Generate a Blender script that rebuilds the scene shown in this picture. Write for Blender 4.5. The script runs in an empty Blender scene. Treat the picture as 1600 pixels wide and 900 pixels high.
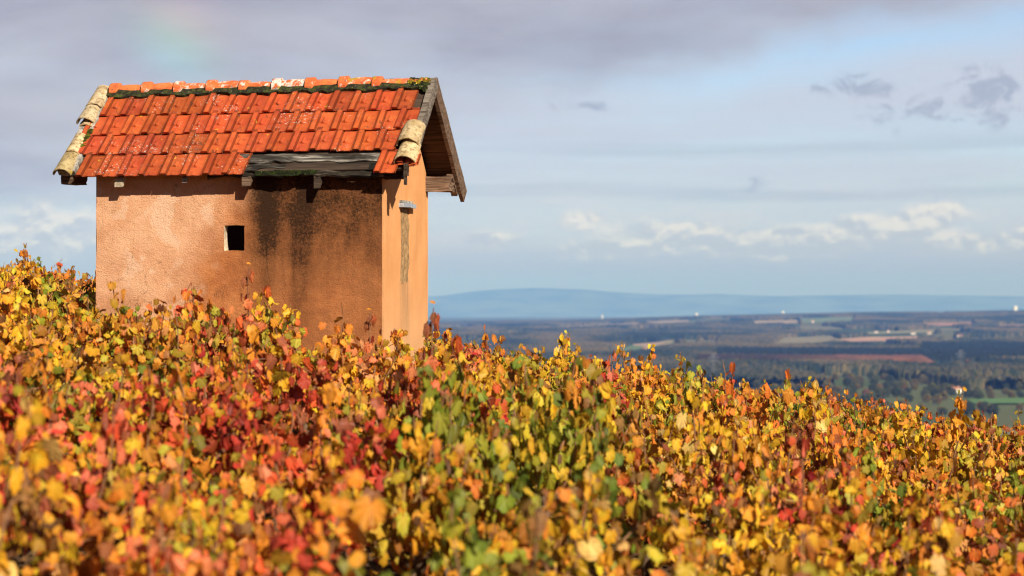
import bpy, math, random
import numpy as np
from mathutils import Vector, Matrix

R = math.radians
scene = bpy.context.scene
COL = scene.collection

# ------------------------------------------------------------------ camera
FPX = 3524.0            # focal length in pixels of a 1600 px wide frame
cam_d = bpy.data.cameras.new('camera')
cam = bpy.data.objects.new('camera', cam_d)
COL.objects.link(cam)
cam_d.sensor_width = 36.0
cam_d.lens = 36.0 * FPX / 1600.0
cam_d.clip_start = 0.1
cam_d.clip_end = 120000.0
cam.location = (0, 0, 0)
cam.rotation_euler = (R(90) + math.atan(25.2 / FPX), 0, 0)
cam_d.dof.use_dof = True
cam_d.dof.focus_distance = 24.0
cam_d.dof.aperture_fstop = 2.35
scene.camera = cam

# ------------------------------------------------------------------ sun + sky
YAW = 0.259                                   # how far the hut is turned
SUN_A, SUN_EL = R(42), R(34)
fx, fy = -math.sin(YAW), -math.cos(YAW)       # normal of the long wall
gx, gy = math.cos(YAW), -math.sin(YAW)        # normal of the gable wall
sx = math.cos(SUN_A) * fx + math.sin(SUN_A) * gx
sy = math.cos(SUN_A) * fy + math.sin(SUN_A) * gy
SUN_DIR = Vector((sx * math.cos(SUN_EL), sy * math.cos(SUN_EL), math.sin(SUN_EL))).normalized()
sun_d = bpy.data.lights.new('sun', 'SUN')
sun_d.energy = 5.0
sun_d.angle = R(0.53)
sun_d.color = (1.0, 0.91, 0.77)
sun = bpy.data.objects.new('sun', sun_d)
sun.rotation_euler = (-SUN_DIR).to_track_quat('-Z', 'Y').to_euler()
sun.location = (10, -20, 30)
COL.objects.link(sun)

world = bpy.data.worlds.new('World')
scene.world = world
world.use_nodes = True
scene.view_settings.view_transform = 'Standard'
scene.view_settings.look = 'None'
scene.view_settings.gamma = 1.0
scene.view_settings.use_curve_mapping = False
scene.view_settings.exposure = 0.4
scene.cycles.use_denoising = True
scene.cycles.filter_width = 1.15
scene.cycles.max_bounces = 6
scene.cycles.diffuse_bounces = 3
scene.cycles.glossy_bounces = 2
scene.cycles.transmission_bounces = 4
scene.cycles.volume_bounces = 0
scene.cycles.transparent_max_bounces = 4


class E:
    """tiny arithmetic on shader sockets"""
    nt = None

    def __init__(s, v): s.v = v

    @staticmethod
    def m(op, *a, clamp=False):
        n = E.nt.nodes.new('ShaderNodeMath'); n.operation = op; n.use_clamp = clamp
        for i, q in enumerate(a):
            q = q.v if isinstance(q, E) else q
            if isinstance(q, (int, float)): n.inputs[i].default_value = q
            else: E.nt.links.new(q, n.inputs[i])
        return E(n.outputs[0])

    def __add__(s, o): return E.m('ADD', s, o)
    __radd__ = __add__
    def __sub__(s, o): return E.m('SUBTRACT', s, o)
    def __rsub__(s, o): return E.m('SUBTRACT', o, s)
    def __mul__(s, o): return E.m('MULTIPLY', s, o)
    __rmul__ = __mul__
    def __truediv__(s, o): return E.m('DIVIDE', s, o)


def eclamp(a): return E.m('ADD', a, 0.0, clamp=True)


def sstep(x, lo, hi):
    n = E.nt.nodes.new('ShaderNodeMapRange'); n.interpolation_type = 'SMOOTHSTEP'
    n.inputs['From Min'].default_value = lo; n.inputs['From Max'].default_value = hi
    E.nt.links.new(x.v, n.inputs['Value'])
    return E(n.outputs['Result'])


def gauss(x, c, w):
    t = (x - c) * (1.0 / w)
    return E.m('EXPONENT', t * t * -1.0)


def vec(x, y, z=0.0):
    n = E.nt.nodes.new('ShaderNodeCombineXYZ')
    for i, q in enumerate((x, y, z)):
        if isinstance(q, E): E.nt.links.new(q.v, n.inputs[i])
        else: n.inputs[i].default_value = q
    return n.outputs[0]


def noise(v, scale=1.0, detail=6, rough=0.55, dist=0.0, w=None):
    n = E.nt.nodes.new('ShaderNodeTexNoise')
    n.inputs['Scale'].default_value = scale; n.inputs['Detail'].default_value = detail
    n.inputs['Roughness'].default_value = rough; n.inputs['Distortion'].default_value = dist
    if v is not None: E.nt.links.new(v, n.inputs['Vector'])
    return E(n.outputs['Fac'])


def cmix(f, a, b, mode='MIX'):
    n = E.nt.nodes.new('ShaderNodeMix'); n.data_type = 'RGBA'; n.blend_type = mode
    f = f.v if isinstance(f, E) else f
    if isinstance(f, (int, float)): n.inputs[0].default_value = f
    else: E.nt.links.new(f, n.inputs[0])
    for i, q in ((6, a), (7, b)):
        if isinstance(q, tuple): n.inputs[i].default_value = (*q[:3], 1)
        else: E.nt.links.new(q, n.inputs[i])
    return n.outputs[2]


def ramp(f, stops):
    n = E.nt.nodes.new('ShaderNodeValToRGB')
    e = n.color_ramp.elements
    while len(e) < len(stops): e.new(0.5)
    for q, (p, c) in zip(e, stops):
        q.position = p; q.color = (*c, 1)
    E.nt.links.new(f.v if isinstance(f, E) else f, n.inputs[0])
    return n.outputs[0]


def build_world():
    nt = world.node_tree; nt.nodes.clear(); E.nt = nt
    out = nt.nodes.new('ShaderNodeOutputWorld')
    bg = nt.nodes.new('ShaderNodeBackground')
    bg.inputs['Strength'].default_value = 0.1
    nt.links.new(bg.outputs[0], out.inputs['Surface'])
    sky = nt.nodes.new('ShaderNodeTexSky'); sky.sky_type = 'NISHITA'
    sky.sun_disc = False; sky.sun_elevation = SUN_EL
    sky.sun_rotation = math.atan2(SUN_DIR.x, SUN_DIR.y)
    sky.air_density = 1.0; sky.dust_density = 0.6; sky.ozone_density = 1.5
    tc = nt.nodes.new('ShaderNodeTexCoord')
    sp = nt.nodes.new('ShaderNodeSeparateXYZ'); nt.links.new(tc.outputs['Generated'], sp.inputs[0])
    X, Y, Z = (E(sp.outputs[i]) for i in range(3))
    D2 = 180 / math.pi
    az = E.m('ARCTAN2', X, Y) * D2
    el = E.m('ARCSINE', Z) * D2
    # veil of thin high cloud, stretched along the horizon
    veil = noise(vec(az * 0.07, el * 0.42, 3.0), 1.0, 7, 0.56, 0.4)
    streak = noise(vec(az * 0.045, el * 1.1, 7.7), 1.0, 6, 0.5, 0.3)
    # the blue opening under the dark bank, to the right
    edge = 5.15 + az * 0.19                      # lower rim of the dark bank, rising to the right
    edge = edge + (noise(vec(az * 0.35, el * 0.5, 1.0), 1.0, 6, 0.55) - 0.5) * 1.6
    d = el - edge
    bank = sstep(d, -0.75, 0.9)
    opening = gauss(d, -0.55, 0.62) * sstep(az, 1.0, 6.0)
    cover = eclamp(sstep(veil, 0.28, 0.58) * 0.55 + sstep(streak, 0.35, 0.65) * 0.25 + 0.25)
    cover = eclamp(cover - opening * 0.45)
    S = 7.6                                     # clouds are given in final radiance / 0.1
    c0 = sky.outputs[0]
    c0 = cmix(1.0, c0, (0.82, 0.89, 1.10), 'MULTIPLY')
    col = cmix(cover, c0, tuple(S * q for q in (0.60, 0.65, 0.80)))
    # grey-blue horizontal bars low down
    bars = sstep(noise(vec(az * 0.06, el * 1.6, 21.0), 1.0, 5, 0.5), 0.50, 0.68) * sstep(el, 0.6, 2.0) * (1.0 - sstep(el, 3.6, 5.2))
    col = cmix(bars * 0.55, col, tuple(S * q for q in (0.46, 0.53, 0.65)))
    # cumulus field low on the horizon
    cn = noise(vec(az * 1.25, el * 2.1, 11.3), 1.0, 9, 0.56, 0.2)
    gate = sstep(el, 0.55, 1.2) * (1.0 - sstep(el, 1.8, 3.4))
    blobs = None
    for (qx, qy, wx, wy) in ((940, 392, 62, 15), (915, 345, 36, 15), (1055, 366, 70, 20), (1180, 386, 80, 17), (1250, 378, 60, 18), (1340, 362, 62, 20), (1405, 352, 46, 18),
                             (1462, 338, 42, 22), (1490, 384, 62, 14), (1590, 368, 34, 16), (80, 362, 75, 36), (30, 402, 65, 30), (760, 376, 45, 12)):
        g_ = gauss(az, (qx - 800) / 61.5, wx / 61.5) * gauss(el, (475 - qy) / 61.5, wy / 61.5)
        blobs = g_ if blobs is None else blobs + g_
    body = eclamp(blobs * 1.3)
    cu = sstep(body * 0.85 + (cn - 0.5) * 1.9 * eclamp(blobs * 2.2 + 0.15) + gate * 0.10, 0.12, 0.80)
    lit = noise(vec(az * 1.25 + 0.10, el * 2.1 + 0.36, 11.3), 1.0, 9, 0.56, 0.2)
    shade = sstep((cn - lit) * 2.4 + (el - 1.75) * 0.30, -0.22, 0.34)
    soft = sstep(noise(vec(az * 0.35, el * 1.1, 47.0), 1.0, 7, 0.55, 0.3), 0.42, 0.66) * sstep(el, 0.5, 1.3) * (1.0 - sstep(el, 2.2, 3.6))
    col = cmix(soft * 0.5, col, tuple(S * q for q in (0.72, 0.71, 0.78)))
    ccol = cmix(shade, tuple(S * q for q in (0.56, 0.58, 0.67)), tuple(S * q for q in (0.92, 0.88, 0.86)))
    col = cmix(1.0 - sstep(el, 0.2, 2.1), col, tuple(S * q for q in (0.43, 0.42, 0.58)))
    col = cmix(cu * 0.8, col, ccol)
    # small dark torn scraps of cloud
    wn = noise(vec(az * 1.1, el * 1.9, 31.0), 1.0, 9, 0.66, 0.9)
    loc = gauss(az, 11.9, 0.85) * gauss(el, 5.2, 0.75) * 0.30 + gauss(az, 8.8, 1.3) * gauss(el, 5.45, 0.30) * 0.24 \
        + gauss(az, 9.6, 1.3) * gauss(el, 4.75, 0.5) * 0.18 + gauss(az, 2.0, 1.6) * gauss(el, 5.0, 0.2) * 0.16 \
        + gauss(az, 6.1, 0.5) * gauss(el, 3.0, 0.25) * 0.15
    scr = sstep(wn + loc, 0.60, 0.80) * sstep(loc, 0.02, 0.12)
    col = cmix(scr * 0.85, col, tuple(S * q for q in (0.40, 0.44, 0.58)))
    # heavy lavender grey rain cloud bank
    bn = noise(vec(az * 0.10, el * 0.33, 5.0), 1.0, 6, 0.55, 0.3)
    bcol = cmix(sstep(bn, 0.32, 0.68), tuple(S * q for q in (0.37, 0.36, 0.44)), tuple(S * q for q in (0.54, 0.53, 0.60)))
    col = cmix(bank * (0.62 + 0.33 * sstep(noise(vec(az * 0.16, el * 0.6, 15.0), 1.0, 5, 0.55), 0.3, 0.6)), col, bcol)
    # unseen rest of the vault: broken cloud, made dark for weaker fill light
    high = sstep(el, 8.5, 17.0)
    hn = noise(tc.outputs['Generated'], 2.6, 6, 0.55)
    hcol = cmix(sstep(hn, 0.40, 0.62), cmix(1.0, sky.outputs[0], (0.35, 0.45, 0.6), 'MULTIPLY'), tuple(S * q for q in (0.12, 0.13, 0.17)))
    col = cmix(high, col, hcol)
    # unseen sky beside and behind the view, darkened to cut fill in shadows
    away = sstep(E.m('ABSOLUTE', az), 25.0, 60.0)
    col = cmix(away * 0.80, col, tuple(S * q for q in (0.12, 0.13, 0.17)))
    # the stump of a rainbow, ring set wider than its natural angle around the antisolar point
    a = -SUN_DIR
    dt = X * a.x + Y * a.y + Z * a.z
    ang = E.m('ARCCOSINE', dt) * D2
    bow = ramp((ang - 42.6) / 3.4, [(0.0, (0, 0, 0)), (0.15, (0.02, 0.05, 0.10)), (0.34, (0.0, 0.17, 0.15)), (0.5, (0.05, 0.18, 0.05)),
                                     (0.66, (0.18, 0.13, 0.0)), (0.82, (0.20, 0.04, 0.03)), (1.0, (0, 0, 0))])
    bm = gauss(az, BOW[0], 1.1) * gauss(el, BOW[1], 1.35)
    bowc = cmix(1.0, bow, vec(bm * 6.5, bm * 6.5, bm * 6.5), 'MULTIPLY')
    col = cmix(1.0, col, bowc, 'ADD')
    nt.links.new(col, bg.inputs['Color'])


BOW = (-8.5, 6.4)
build_world()


# ------------------------------------------------------------------ helpers
def tag(o, label=None, cat=None, group=None, kind=None):
    if label: o['label'] = label
    if cat: o['category'] = cat
    if group: o['group'] = group
    if kind: o['kind'] = kind
    return o


def empty(name, loc=(0, 0, 0), rz=0.0):
    o = bpy.data.objects.new(name, None)
    o.empty_display_size = 0.2
    o.location = loc; o.rotation_euler = (0, 0, rz)
    COL.objects.link(o)
    return o


class MB:
    def __init__(s): s.v = []; s.f = []; s.c = []; s.m = []

    def add(s, verts, faces, col=(1, 1, 1), mi=0):
        b = len(s.v)
        s.v += [tuple(q) for q in verts]
        s.f += [tuple(b + i for i in f) for f in faces]
        s.c += [col] * len(faces); s.m += [mi] * len(faces)

    def box(s, lo, hi, col=(1, 1, 1), fn=None, mi=0, seg=(1, 1, 1)):
        """box between two corners, optionally cut into segments and warped"""
        nx, ny, nz = seg
        idx = {}; vs = []; fs = []

        def V(i, j, k):
            if (i, j, k) not in idx:
                idx[i, j, k] = len(vs)
                p = (lo[0] + (hi[0] - lo[0]) * i / nx, lo[1] + (hi[1] - lo[1]) * j / ny, lo[2] + (hi[2] - lo[2]) * k / nz)
                vs.append(fn(p) if fn else p)
            return idx[i, j, k]
        for j in range(ny):
            for k in range(nz):
                fs.append((V(0, j, k), V(0, j, k + 1), V(0, j + 1, k + 1), V(0, j + 1, k)))
                fs.append((V(nx, j, k), V(nx, j + 1, k), V(nx, j + 1, k + 1), V(nx, j, k + 1)))
        for i in range(nx):
            for k in range(nz):
                fs.append((V(i, 0, k), V(i + 1, 0, k), V(i + 1, 0, k + 1), V(i, 0, k + 1)))
                fs.append((V(i, ny, k), V(i, ny, k + 1), V(i + 1, ny, k + 1), V(i + 1, ny, k)))
        for i in range(nx):
            for j in range(ny):
                fs.append((V(i, j, 0), V(i, j + 1, 0), V(i + 1, j + 1, 0), V(i + 1, j, 0)))
                fs.append((V(i, j, nz), V(i + 1, j, nz), V(i + 1, j + 1, nz), V(i, j + 1, nz)))
        s.add(vs, fs, col, mi)

    def tube(s, pts, radii, n=6, col=(1, 1, 1), cap=True):
        pts = [Vector(p) for p in pts]
        vs = []; fs = []
        for i, p in enumerate(pts):
            t = (pts[min(i + 1, len(pts) - 1)] - pts[max(i - 1, 0)]).normalized()
            a = t.orthogonal().normalized() if i == 0 else (a - t * a.dot(t)).normalized()
            b = t.cross(a)
            for k in range(n):
                w = 2 * math.pi * k / n
                vs.append(p + (a * math.cos(w) + b * math.sin(w)) * radii[i])
        for i in range(len(pts) - 1):
            for k in range(n):
                fs.append((i * n + k, i * n + (k + 1) % n, (i + 1) * n + (k + 1) % n, (i + 1) * n + k))
        if cap:
            fs.append(tuple(range(n - 1, -1, -1))); fs.append(tuple((len(pts) - 1) * n + k for k in range(n)))
        s.add(vs, fs, col)

    def mesh(s, name, mats, smooth=False):
        me = bpy.data.meshes.new(name)
        me.from_pydata(s.v, [], s.f)
        for m in (mats if isinstance(mats, (list, tuple)) else [mats]): me.materials.append(m)
        me.polygons.foreach_set('material_index', s.m)
        at = me.color_attributes.new('tint', 'FLOAT_COLOR', 'CORNER')
        buf = []
        for f, c in zip(s.f, s.c):
            if isinstance(c, dict):
                for q in c['corners']: buf += [*q, 1.0]
            else: buf += [c[0], c[1], c[2], 1.0] * len(f)
        at.data.foreach_set('color', buf)
        if smooth: me.polygons.foreach_set('use_smooth', [True] * len(s.f))
        me.update()
        return me

    def build(s, name, mats, parent=None, smooth=False):
        o = bpy.data.objects.new(name, s.mesh(name, mats, smooth))
        COL.objects.link(o)
        if parent: o.parent = parent
        return o


def hashn(*a):
    """repeatable value noise in 0..1 on a lattice, smooth in between"""
    p = np.asarray(a, float); i = np.floor(p).astype(int); f = p - i; f = f * f * (3 - 2 * f)
    tot = 0.0
    n = len(a)
    for c in range(1 << n):
        w = 1.0; h = 0
        for k in range(n):
            b = (c >> k) & 1
            w *= f[k] if b else 1 - f[k]
            h = (h * 73856093 + (int(i[k]) + b) * 19349663 + k * 83492791) & 0x7fffffff
        h = (h ^ (h >> 13)) * 1274126177 & 0x7fffffff
        tot += w * ((h ^ (h >> 16)) % 10007) / 10007.0
    return tot


def np_noise(x, y, seed=0):
    """vectorised 2d value noise 0..1"""
    xi = np.floor(x).astype(np.int64); yi = np.floor(y).astype(np.int64)
    fx_ = x - xi; fy_ = y - yi
    fx_ = fx_ * fx_ * (3 - 2 * fx_); fy_ = fy_ * fy_ * (3 - 2 * fy_)

    def h(i, j):
        v = (i * 374761393 + j * 668265263 + seed * 982451653) & 0x7fffffff
        v = ((v ^ (v >> 13)) * 1274126177) & 0x7fffffff
        return ((v ^ (v >> 16)) % 65521) / 65521.0
    return (h(xi, yi) * (1 - fx_) + h(xi + 1, yi) * fx_) * (1 - fy_) + (h(xi, yi + 1) * (1 - fx_) + h(xi + 1, yi + 1) * fx_) * fy_


def fbm(x, y, seed=0, o=4):
    t = 0; a = 0.5; n = 0
    for k in range(o):
        t = t + a * np_noise(x * 2 ** k, y * 2 ** k, seed + k * 17); n += a; a *= 0.5
    return t / n


# ------------------------------------------------------------------ materials
def new_mat(name):
    m = bpy.data.materials.new(name); m.use_nodes = True
    nt = m.node_tree; E.nt = nt
    bs = nt.nodes['Principled BSDF']
    bs.inputs['Specular IOR Level'].default_value = 0.25
    bs.inputs['Roughness'].default_value = 0.85
    return m, nt, bs


def objco(nt):
    tc = nt.nodes.new('ShaderNodeTexCoord')
    sp = nt.nodes.new('ShaderNodeSeparateXYZ'); nt.links.new(tc.outputs['Object'], sp.inputs[0])
    return tc.outputs['Object'], [E(sp.outputs[i]) for i in range(3)]


def bump(nt, bs, h, strength, dist):
    b = nt.nodes.new('ShaderNodeBump'); b.inputs['Strength'].default_value = strength; b.inputs['Distance'].default_value = dist
    nt.links.new(h.v if isinstance(h, E) else h, b.inputs['Height']); nt.links.new(b.outputs[0], bs.inputs['Normal'])


def tintn(nt):
    a = nt.nodes.new('ShaderNodeAttribute'); a.attribute_name = 'tint'
    return a.outputs['Color']


def mat_leaf():
    m, nt, bs = new_mat('vine_leaf')
    t = tintn(nt)
    oi = nt.nodes.new('ShaderNodeObjectInfo')
    hs = nt.nodes.new('ShaderNodeHueSaturation')
    r = E(oi.outputs['Random'])
    nt.links.new((0.492 + r * 0.016).v, hs.inputs['Hue'])
    nt.links.new((0.80 + E.m('FRACT', r * 7.3) * 0.3).v, hs.inputs['Value'])
    hs.inputs['Saturation'].default_value = 1.0
    co, _ = objco(nt)
    blot = sstep(noise(co, 45, 4, 0.6), 0.52, 0.72)
    c = cmix(blot * 0.35, t, cmix(1.0, t, (0.55, 0.32, 0.3), 'MULTIPLY'))
    nt.links.new(c, hs.inputs['Color'])
    nt.links.new(hs.outputs[0], bs.inputs['Base Color'])
    bs.inputs['Roughness'].default_value = 0.5
    bs.inputs['Specular IOR Level'].default_value = 0.22
    tr = nt.nodes.new('ShaderNodeBsdfTranslucent'); nt.links.new(hs.outputs[0], tr.inputs['Color'])
    mx = nt.nodes.new('ShaderNodeMixShader'); mx.inputs[0].default_value = 0.2
    nt.links.new(bs.outputs[0], mx.inputs[1]); nt.links.new(tr.outputs[0], mx.inputs[2])
    nt.links.new(mx.outputs[0], nt.nodes['Material Output'].inputs['Surface'])
    return m


def mat_simple(name, col, var=0.25, scale=20, rough=0.85, tint=True, bmp=0.0, bdist=0.01):
    m, nt, bs = new_mat(name)
    co, _ = objco(nt)
    n = noise(co, scale, 5, 0.6)
    dark = tuple(q * (1 - var) for q in col); lite = tuple(min(1, q * (1 + var)) for q in col)
    c = cmix(sstep(n, 0.3, 0.7), dark, lite)
    if tint: c = cmix(1.0, c, tintn(nt), 'MULTIPLY')
    nt.links.new(c, bs.inputs['Base Color']); bs.inputs['Roughness'].default_value = rough
    if bmp: bump(nt, bs, n, bmp, bdist)
    return m


def mat_wood(name, a, b, axis=0, rot=False):
    m, nt, bs = new_mat(name)
    co, (x, y, z) = objco(nt)
    v = vec(x * (1.5 if axis == 0 else 40), y * (25 if axis == 0 else 6), z * (40 if axis == 0 else 6))
    g = noise(v, 1.0, 6, 0.65, 0.6)
    c = cmix(sstep(g, 0.32, 0.66), a, b)
    crack = sstep(noise(v, 2.3, 4, 0.6), 0.60, 0.68)
    c = cmix(crack * 0.8, c, tuple(q * 0.18 for q in a))
    if rot: c = cmix(sstep(noise(vec(x * 2.2, y * 9, z * 9), 1.0, 5, 0.65, 0.5), 0.36, 0.56) * 0.93, c, (0.018, 0.014, 0.010))
    c = cmix(1.0, c, tintn(nt), 'MULTIPLY')
    nt.links.new(c, bs.inputs['Base Color'])
    bump(nt, bs, g - crack * 0.6, 0.8, 0.012)
    return m


def mat_tile():
    m, nt, bs = new_mat('terracotta_tile')
    t = tintn(nt)
    co, (x, y, z) = objco(nt)
    n1 = noise(co, 9, 5, 0.6)
    c = cmix(sstep(n1, 0.3, 0.75), (0.43, 0.068, 0.020), (0.56, 0.115, 0.030))
    c = cmix(1.0, c, t, 'MULTIPLY')
    # whitish and grey lichen flecks, ochre spots, soot
    area = sstep(noise(co, 2.6, 3, 0.5), 0.44, 0.66)
    fl = sstep(noise(co, 48, 3, 0.6) + area * 0.07, 0.665, 0.70) * (0.08 + area * 0.92)
    fl2 = sstep(noise(co, 21, 4, 0.6), 0.66, 0.72) * area
    c = cmix(eclamp(fl * 0.85), c, (0.60, 0.50, 0.42))
    c = cmix(fl2 * 0.8, c, (0.42, 0.42, 0.36))
    c = cmix(sstep(noise(co, 14, 3, 0.5), 0.70, 0.74) * 0.8, c, (0.62, 0.36, 0.03))
    c = cmix(sstep(noise(co, 15, 5, 0.7, 1.0), 0.57, 0.68) * 0.8, c, (0.07, 0.04, 0.022))
    nt.links.new(c, bs.inputs['Base Color'])
    bs.inputs['Roughness'].default_value = 0.72
    bump(nt, bs, noise(co, 60, 4, 0.6), 0.25, 0.004)
    return m


def mat_ridge():
    m, nt, bs = new_mat('ridge_terracotta')
    co, _ = objco(nt)
    t = tintn(nt)                      # red channel: amount of white lichen; green: yellow moss
    sp = nt.nodes.new('ShaderNodeSeparateColor'); nt.links.new(t, sp.inputs[0])
    wa, ya = E(sp.outputs[0]), E(sp.outputs[1])
    c = cmix(sstep(noise(co, 8, 4, 0.6), 0.3, 0.7), (0.60, 0.12, 0.035), (0.74, 0.20, 0.06))
    c = cmix(sstep(noise(co, 19, 6, 0.7, 0.6) + wa * 0.30, 0.68, 0.76), c, (0.72, 0.62, 0.55))
    c = cmix(sstep(noise(co, 33, 4, 0.6), 0.60, 0.66) * 0.7, c, (0.13, 0.09, 0.06))
    c = cmix(sstep(noise(co, 11, 4, 0.6) + ya * 0.26, 0.70, 0.78), c, (0.42, 0.28, 0.02))
    nt.links.new(c, bs.inputs['Base Color'])
    bump(nt, bs, noise(co, 40, 5, 0.65), 0.5, 0.006)
    return m


def mat_lichen_tile():
    m, nt, bs = new_mat('lichened_old_tile')
    co, _ = objco(nt)
    c = cmix(sstep(noise(co, 10, 5, 0.6), 0.3, 0.7), (0.40, 0.30, 0.175), (0.62, 0.50, 0.32))
    c = cmix(sstep(noise(co, 26, 5, 0.7), 0.48, 0.62), c, (0.24, 0.17, 0.09))
    c = cmix(sstep(noise(co, 13, 4, 0.6, 0.5), 0.62, 0.70), c, (0.52, 0.36, 0.05))
    c = cmix(sstep(noise(co, 16, 5, 0.7, 1.2), 0.66, 0.72), c, (0.09, 0.075, 0.05))
    c = cmix(1.0, c, tintn(nt), 'MULTIPLY')
    nt.links.new(c, bs.inputs['Base Color'])
    bump(nt, bs, noise(co, 38, 6, 0.7), 0.6, 0.008)
    return m


def mat_moss():
    m, nt, bs = new_mat('mossy_mortar')
    co, _ = objco(nt)
    c = cmix(sstep(noise(co, 22, 5, 0.65), 0.42, 0.66), (0.022, 0.020, 0.012), (0.075, 0.085, 0.018))
    c = cmix(sstep(noise(co, 50, 3, 0.6), 0.66, 0.72), c, (0.42, 0.38, 0.32))
    c = cmix(1.0, c, tintn(nt), 'MULTIPLY')
    nt.links.new(c, bs.inputs['Base Color'])
    bump(nt, bs, noise(co, 60, 5, 0.7), 1.0, 0.02)
    return m


def mat_front(L, ZT):
    """roughcast of the long wall: pale and rough at the left, weathered ochre-brown at the right, soot runs under the gap"""
    m, nt, bs = new_mat('weathered_roughcast')
    co, (x, y, z) = objco(nt)
    u = x + L                                    # 0 left .. L right
    big = noise(co, 1.3, 5, 0.6)
    mid = noise(co, 4.5, 5, 0.6)
    fine = noise(co, 70, 4, 0.7)
    pale = cmix(sstep(mid, 0.3, 0.7), (0.70, 0.35, 0.19), (0.82, 0.46, 0.27))
    ochre = cmix(sstep(noise(co, 3.2, 6, 0.65), 0.3, 0.72), (0.40, 0.135, 0.047), (0.60, 0.225, 0.078))
    # rim between old render and later coat, in steps
    rim = u + (big - 0.5) * 1.3 + (mid - 0.5) * 0.35 - (z - ZT * 0.74) * 0.62
    f = sstep(rim, 0.80, 0.98) * 0.42 + sstep(rim, 1.02, 1.42) * 0.58
    patch = sstep(big + (mid - 0.5) * 0.4 - u * 0.12, 0.40, 0.47) * (1.0 - sstep(z, ZT * 0.55, ZT * 0.62)) * 0.5
    c = cmix(eclamp(f + patch), pale, ochre)
    c = cmix(sstep(noise(co, 6, 6, 0.7), 0.5, 0.8) * 0.35, c, (0.30, 0.13, 0.05))
    c = cmix(sstep(noise(co, 2.1, 6, 0.62, 0.6), 0.53, 0.57) * (1.0 - f) * 0.7, c, (0.84, 0.53, 0.35))
    c = cmix(sstep(noise(vec(x, y, z + 9.0), 1.7, 6, 0.6, 0.4), 0.54, 0.58) * 0.38 * eclamp(f + 0.12), c, (0.60, 0.24, 0.09))
    crk = 1.0 - sstep(E.m('ABSOLUTE', noise(vec(x * 1.6, y, z * 0.9), 1.0, 6, 0.6, 0.8) - 0.5), 0.0, 0.004)
    c = cmix(crk * sstep(noise(co, 1.5, 2, 0.5), 0.46, 0.56) * 0.7, c, (0.20, 0.09, 0.045))
    c = cmix(sstep(noise(co, 11, 3, 0.5), 0.72, 0.74) * 0.6, c, (0.40, 0.22, 0.12))
    # chalky wear low on the left
    low = (1.0 - sstep(z + (mid - 0.5) * 0.5, ZT * 0.33, ZT * 0.58)) * (1.0 - sstep(u, 0.5, 1.6))
    c = cmix(low * 0.45 * sstep(fine, 0.35, 0.65), c, (0.62, 0.48, 0.36))
    # soot and damp runs
    run = noise(vec(x * 3.3, y, z * 0.5), 1.0, 5, 0.6, 0.2)
    top = sstep(z + (run - 0.5) * 1.9 + (mid - 0.5) * 0.3, ZT * 0.52, ZT * 0.92)
    zone = sstep(u + (mid - 0.5) * 0.3, 1.30, 1.75)
    s1 = top * zone * (0.62 + 0.5 * sstep(noise(co, 5.5, 6, 0.7, 0.5), 0.25, 0.72))
    cx = 0.18 * (noise(vec(z * 1.2, 0.0, 4.0), 1.0, 3, 0.5) - 0.5)
    c = cmix(sstep(u + (big - 0.5) * 0.9, 1.25, 1.75) * (0.2 + 0.4 * sstep(noise(co, 3.6, 6, 0.7, 0.4), 0.35, 0.65)), c, (0.27, 0.105, 0.042))
    column = gauss(u - cx, 1.64, 0.13) * sstep(z + (mid - 0.5) * 0.5, ZT * 0.42, ZT * 0.85)
    column2 = gauss(u - cx, 2.02, 0.10) * sstep(z + (mid - 0.5) * 0.5, ZT * 0.15, ZT * 0.75) * 0.7
    speck = sstep(noise(co, 40, 6, 0.8), 0.34, 0.66)
    grime = eclamp((s1 * 1.0 + column * 0.75 + column2 * 0.65) * (0.62 + speck * 0.5))
    c = cmix(grime * 0.96, c, (0.030, 0.016, 0.009))
    c = cmix(sstep(noise(co, 34, 5, 0.7), 0.63, 0.70) * zone * 0.55, c, (0.09, 0.05, 0.03))
    # damp foot
    foot = (1.0 - sstep(z + (mid - 0.5) * 0.5, ZT * 0.36, ZT * 0.5)) * gauss(u, 0.78, 0.22)
    c = cmix(foot * 0.5, c, (0.20, 0.12, 0.08))
    nt.links.new(c, bs.inputs['Base Color'])
    bs.inputs['Roughness'].default_value = 0.95
    bs.inputs['Specular IOR Level'].default_value = 0.08
    crack = sstep(E.m('ABSOLUTE', noise(co, 2.4, 3, 0.5) - 0.5), 0.0, 0.006)
    h = noise(co, 75, 5, 0.75) * 0.8 + noise(co, 24, 4, 0.65) * 0.5 + noise(co, 7, 3, 0.6) * 0.5 + crack * 0.06
    bump(nt, bs, h, 0.9, 0.017)
    return m


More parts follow.
